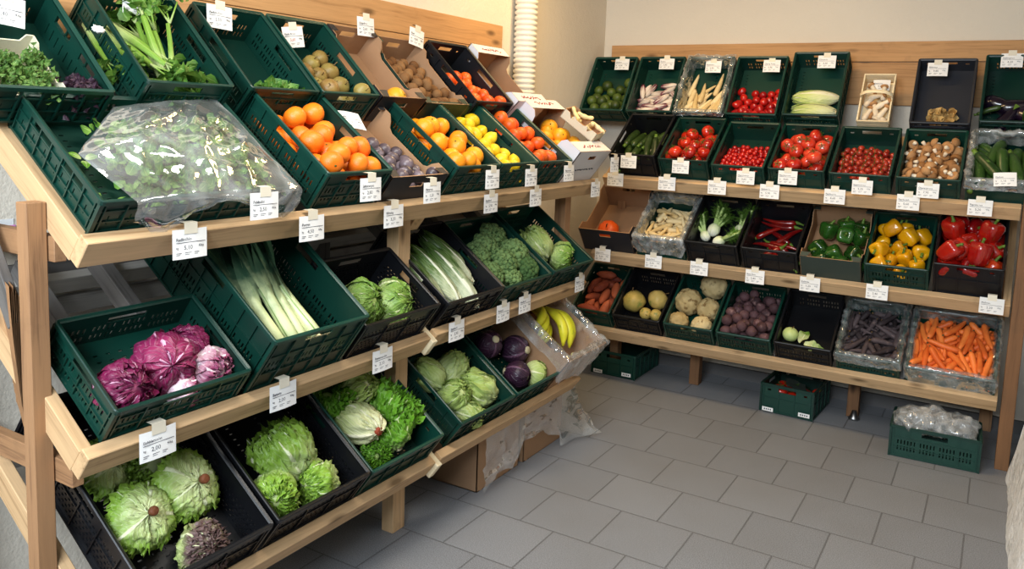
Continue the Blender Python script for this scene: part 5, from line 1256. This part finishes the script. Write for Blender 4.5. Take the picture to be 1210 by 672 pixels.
# ================================================================== PRICE CARDS
_txt = {}
def textmesh(s, size):
    if (s, size) in _txt: return _txt[s, size]
    cu = bpy.data.curves.new('t', 'FONT'); cu.body = s; cu.size = size; cu.resolution_u = 2; cu.extrude = .00015
    o = bpy.data.objects.new('t', cu); COL.objects.link(o); dg = bpy.context.evaluated_depsgraph_get()
    me = bpy.data.meshes.new_from_object(o.evaluated_get(dg)); bpy.data.objects.remove(o)
    vs = [tuple(v.co) for v in me.vertices]; fs = [tuple(p.vertices) for p in me.polygons]; bpy.data.meshes.remove(me)
    _txt[s, size] = (vs, fs); return vs, fs
CW, CH = .100, .074
def lettering(head_, price, red=False, seed=0):
    m = MB(); rs = random.Random(seed); m.M = Matrix.Diagonal((CW/.118, CH/.086, 1, 1))
    def add(s, size, x, y, mi=0):
        vs, fs = textmesh(s, size); b = len(m.v)
        for v in vs: m.pt((v[0]+x, v[1]+y, v[2]+.0011))
        for f in fs: m.face([b+i for i in f], mi)
    add(head_, .0135 if len(head_) < 12 else .0115, -.05, .010)
    m.box(-.05, .004, .0009, .05, .0055, .0013)
    add('kg', .009, -.05, -.013); add(price, .0175, -.024, -.016, 1 if red else 0); add('€/kg', .009, .028, -.010)
    for i, (x, L) in enumerate(((-.05, .018), (-.02, .022), (.012, .016))):
        m.box(x, -.026, .0009, x+L, -.0245, .0013); m.box(x, -.031, .0009, x+L*.7, -.0298, .0013)
    return m.mesh('lettering', ['ink', 'ink_red'], smooth=False)
_card = None
def price_card(M, head_, price, where, red=False, clip=True, s=1.0):
    global _card
    if _card is None:
        a = MB(); a.grid(lambda u, v: Vector(((u-.5)*CW, (v-.5)*CH, .0008-.0035*(2*u-1)**2+.001)), 6, 2); a.grid(lambda u, v: Vector(((.5-u)*CW, (v-.5)*CH, .0002-.0035*(2*u-1)**2+.001)), 6, 2)
        c = MB(); c.box(-.019, CH/2-.012, .0022, .019, CH/2+.016, .0030); c.grid(lambda u, v: Vector(((u-.5)*.038, CH/2+.016+.001*v, .0022-v*.022)), 1, 3)
        _card = (a.mesh('card', 'paper'), c.mesh('tape', 'paper_dim', smooth=False))
    r = thing('price_card', M @ Matrix.Scale(s, 4), f'white price card {where}', 'price card', 'price cards')
    link('card', _card[0], r); l = link('lettering', lettering(head_, price, red, len(where)), r); l.location.z = .0006
    if clip: link('tape', _card[1], r)
def Lc(x, y, z, tilt=0, roll=0, yaw=0): # on the left rack: faces the aisle (+x)
    return Matrix.Translation((x, y, z)) @ Matrix(((0, 0, 1, 0), (1, 0, 0, 0), (0, 1, 0, 0), (0, 0, 0, 1))) @ Matrix.Rotation(R_(yaw), 4, 'Y') @ Matrix.Rotation(R_(tilt), 4, 'X') @ Matrix.Rotation(R_(roll), 4, 'Z')
def Bc(x, y, z, tilt=0, roll=0, yaw=0):
    return Matrix.Translation((x, y, z)) @ Matrix(((1, 0, 0, 0), (0, 0, -1, 0), (0, 1, 0, 0), (0, 0, 0, 1))) @ Matrix.Rotation(R_(yaw), 4, 'Y') @ Matrix.Rotation(R_(tilt), 4, 'X') @ Matrix.Rotation(R_(roll), 4, 'Z')
xr = -.060
for y, z, h, p, w in [(-3.204, 1.236, 'Radicchio', '5,10', 'on the top left rail above the radicchio crate'), (-2.786, 1.233, 'Porree', '4,50', 'on the top left rail above the leeks'), (-2.412, 1.236, 'Wirsing', '3,20', 'on the top left rail above the savoy cabbages'), (-1.814, 1.235, 'Brokkoli', '5,90', 'on the top left rail below the yellow-orange oranges'), (-1.456, 1.234, 'Spitzkohl', '3,90', 'on the top left rail below the lemons and oranges'), (-.855, 1.235, 'Bananen', '2,90', 'at the corner end of the top left rail')]:
    price_card(Lc(xr, y, z), h, p, w)
for x, y, z, h, p, w, t in [(.010, -3.028, 1.323, 'Feldsalat', '2,50', 'hanging behind the clear bag on the nearest crate', 0), (.022, -2.624, 1.343, 'Saftorangen', '2,80', 'on the front of the orange crate beside the salad', 0), (.005, -2.29, 1.312, 'Maracuja', '1,20', 'on the front of the purple fruit tray', 0), (.022, -1.938, 1.342, 'Orangen', '3,50', 'on the front of the yellow-orange crate', 0), (.022, -1.646, 1.335, 'Zitronen', '3,90', 'on the front of the lemon crate', 0), (.022, -1.313, 1.339, 'Blutorangen', '4,20', 'on the front of the deep orange crate', 0), (.055, -.90, 1.365, 'Kaki', '3,90', 'on the front of the white citrus box', 0)]:
    price_card(Lc(x, y, z, t), h, p, w, s=.95)
xm = -.03
for y, z, h, p, w in [(-3.315, .760, 'Eichblattsalat', '2,00', 'on the middle left rail under the radicchio crate'), (-2.912, .765, 'Batavia', '2,00', 'on the middle left rail under the leeks'), (-2.477, .765, 'Romanasalat', '2,10', 'on the middle left rail under the savoy cabbages'), (-2.052, .775, 'Spitzkohl', '2,90', 'on the middle left rail under the sugarloaf heads'), (-1.721, .780, 'Rotkohl', '2,60', 'on the middle left rail under the broccoli, left one'), (-1.545, .785, 'Weißkohl', '2,20', 'on the middle left rail under the broccoli, right one'), (-1.02, .79, 'Bananen', '2,90', 'at the corner end of the middle left rail')]:
    price_card(Lc(-.042+.0, y, z), h, p, w)
for x, y, z, h, p, w, t, ro in [(-.50, -3.41, 1.79, 'Rucola', '2,40', 'inside the back of the parsley crate', -6, -6), (-.50, -3.048, 1.855, 'Staudensellerie', '2,00', 'inside the back of the celery crate', -6, -6), (-.50, -2.769, 1.85, 'Radieschen', '2,50', 'inside the back of the nearly empty crate', -4, -2), (-.50, -2.461, 1.82, 'Nashi Birnen', '3,60', 'inside the back of the pear crate', -4, 8), (-.49, -2.09, 1.895, 'Grapefruit', '2,60', 'at the back of the black grapefruit box', -4, 0), (-.49, -1.775, 1.885, 'Kiwi', '4,80', 'at the back of the kiwi box', -4, -10)]:
    k = 1.042; price_card(Lc(-.565, -4.513+(y+4.513)*k, 1.579+(z-1.579)*k, t, ro), h, p, w, red=(h == 'Nashi Birnen'))
price_card(Lc(-.235, -2.43, 1.545, -42, -8), 'Äpfel', '2,30', 'lying aslant over the back of the purple fruit tray', clip=False)
for x, z, h, p, w in [(-.505, 1.933, 'Limetten', '6,50', 'at the back of the lime crate'), (-.204, 1.937, 'Treviso', '5,40', 'at the back of the treviso crate'), (.093, 1.917, 'Pastinaken', '2,90', 'at the back of the upper parsnip crate'), (.439, 1.922, 'Cherry Roma', '5,90', 'at the back of the plum tomato crate'), (.742, 1.945, 'Chinakohl', '2,20', 'at the back of the chinese cabbage crate'), (1.302, 1.904, 'Pfifferlinge', '9,80', 'at the back of the flat grey-black crate'), (1.634, 1.95, 'Auberginen', '4,20', 'at the back of the aubergine crate')]:
    k = .9825; price_card(Bc(1.649+(x-1.649)*k, .312, 1.579+(z-1.579)*k, -10), h, p, w, s=.95)
price_card(Bc(1.045, .33, 1.815, -25), 'Kräuterseitl.', '9,90', 'lying on the upper end of the wooden basket', clip=False, s=.85)
for x, y, z, h, p, w in [(-.17, -.205, 1.345, 'Zucchini', '3,40', 'on the front of the black courgette crate'), (.135, -.20, 1.335, 'Strauchtomaten', '3,90', 'on the front of the big tomato crate'), (.489, -.185, 1.300, 'Cherrytomaten', '5,60', 'on the front of the cherry tomato crate'), (.704, -.185, 1.315, 'Fleischtomaten', '4,60', 'on the front of the light red tomato crate'), (1.062, -.18, 1.292, 'Rispentomaten', '5,20', 'on the front of the vine tomato crate'), (1.351, -.18, 1.298, 'Champignons', '7,90', 'on the front of the mushroom crate')]:
    price_card(Bc(x, y, z), h, p, w, s=.95)
price_card(Bc(1.659, -.20, 1.375, -25, 5), 'Gurken', '1,10', 'lying on the film of the big courgette crate', clip=False, s=.9)
for x, h, p, w in [(-.269, 'Kürbis', '2,90', 'on the top back rail above the squash box'), (.045, 'Pastinaken', '3,60', 'on the top back rail above the parsnips'), (.33, 'Fenchel', '3,90', 'on the top back rail above the fennel'), (.61, 'Spitzpaprika', '5,90', 'on the top back rail above the long peppers'), (.933, 'Paprika grün', '4,60', 'on the top back rail above the green peppers'), (1.269, 'Paprika gelb', '5,60', 'on the top back rail above the yellow peppers'), (1.572, 'Paprika rot', '5,20', 'on the top back rail above the red peppers')]:
    price_card(Bc(x, -.152, 1.234), h, p, w)
for x, z, h, p, w in [(-.325, .785, 'Süßkartoffeln', '3,20', 'on the middle back rail above the sweet potatoes'), (-.008, .784, 'Steckrüben', '2,10', 'on the middle back rail above the turnips'), (.26, .779, 'Knollensellerie', '2,80', 'on the middle back rail above the celeriac'), (.567, .773, 'Rote Bete', '2,40', 'on the middle back rail above the beetroots'), (.849, .771, 'Kohlrabi', '1,20', 'on the middle back rail above the kohlrabi'), (1.168, .777, 'Möhren lila', '3,40', 'on the middle back rail above the dark carrots'), (1.66, .782, 'Möhren', '2,20', 'on the middle back rail above the orange carrots')]:
    price_card(Bc(x, -.152, z), h, p, w)
# pink note on the left wall
r = thing('wall_note', Matrix.Translation((-.679, -3.37, 1.20)) @ Matrix(((0, 0, 1, 0), (1, 0, 0, 0), (0, 1, 0, 0), (0, 0, 0, 1))), 'pink note with a white strip on the left wall behind the near post', 'note')
m = MB(); m.box(-.07, -.038, 0, .07, .030, .002); m.build('pink_sheet', 'pink', r, smooth=False)
m = MB(); m.box(-.075, .026, 0, .066, .048, .0015); m.build('white_strip', 'paper', r, smooth=False)
m = MB(); rs = random.Random(3)
for j in range(2):
    for i in range(9):
        if rs.random() < .8: m.box(-.055+i*.013, .010-j*.024, .002, -.048+i*.013, .0125-j*.024, .0026)
m.build('lettering', 'ink_red', r, smooth=False)
# printing on the white cartons
def squiggle(M, n, w, h, mat, nm, parent, seed=0):
    rs = random.Random(seed); m = MB(); x = -w/2
    for i in range(n):
        p = [Vector((x+rs.uniform(0, .3)*w/n, rs.uniform(-h, h)/2, .0006)), Vector((x+.5*w/n, rs.uniform(-h, h)/2, .0006)), Vector((x+w/n*.95, rs.uniform(-h, h)/2, .0006))]
        m.tube(p, .0028, 4, flat=.2); x += w/n
    o = m.build(nm, mat, parent); o.matrix_local = M

squiggle(Matrix.Translation((.0, .037, .1905)), 9, .19, .022, 'ink_red', 'lettering', wbx.root, 4)
squiggle(Matrix.Translation((0, wbx.d-.037, .1905)), 9, .19, .022, 'ink_red', 'lettering', wbx.root, 5)
squiggle(Matrix.Translation((0, -.0008, .08)) @ Matrix.Rotation(PI/2, 4, 'X'), 7, .2, .012, 'ink', 'lettering', wbx.root, 6)
squiggle(Matrix.Translation((.0, w2bx.d-.03, .1505)), 9, .17, .02, 'ink_red', 'lettering', w2bx.root, 7)
squiggle(Matrix.Translation((.0, .03, .1505)), 9, .17, .02, 'ink_red', 'lettering', w2bx.root, 8)

# ================================================================== LIGHT AND CAMERA
w = bpy.data.worlds.new('world'); scene.world = w; w.use_nodes = True
nt = w.node_tree; bg = nt.nodes['Background']; bg.inputs[0].default_value = (.82, .90, 1., 1); bg.inputs[1].default_value = .05
def area(name, loc, target, sx, sy, power, col):
    l = bpy.data.lights.new(name, 'AREA'); l.shape = 'RECTANGLE'; l.size = sx; l.size_y = sy; l.energy = power; l.color = col
    o = bpy.data.objects.new(name, l); COL.objects.link(o); o.location = loc
    o.rotation_euler = (Vector(target)-Vector(loc)).to_track_quat('-Z', 'Y').to_euler(); return o
area('shop_window_daylight', (.95, -5.5, 2.4), (.6, -2.9, .3), 2.0, 1.0, 190, (.80, .90, 1.))
area('ceiling_lamp_warm', (.20, -.95, 2.72), (.20, -.95, 0), 1.0, .25, 27, (1, .69, .33))
area('ceiling_lamp_near', (.65, -2.9, 2.72), (.25, -2.7, 0), 1.3, .3, 40, (1, .95, .86))
cam = bpy.data.cameras.new('camera'); co = bpy.data.objects.new('camera', cam); COL.objects.link(co); scene.camera = co
F_, CX, CY, YAW, PITCH, ROLL = 964.73, 602.2, 253.38, -.5414235, .1202078, .0364164
fw = Vector((math.sin(YAW)*math.cos(PITCH), math.cos(YAW)*math.cos(PITCH), -math.sin(PITCH)))
r_ = Vector((math.cos(YAW), -math.sin(YAW), 0)); u_ = r_.cross(fw)
r2 = r_*math.cos(ROLL)+u_*math.sin(ROLL); u2 = -r_*math.sin(ROLL)+u_*math.cos(ROLL)
Mc = Matrix((r2, u2, -fw)).transposed().to_4x4(); Mc.translation = Vector((1.649022, -4.512881, 1.579016)); co.matrix_world = Mc
cam.sensor_width = 36; cam.lens = F_/1210*36; cam.shift_x = (605-CX)/1210; cam.shift_y = (CY-336)/1210; cam.clip_start = .05
scene.view_settings.view_transform = 'Standard'; scene.view_settings.look = 'None'; scene.view_settings.exposure = 0; scene.view_settings.gamma = 1
scene.view_settings.use_curve_mapping = False
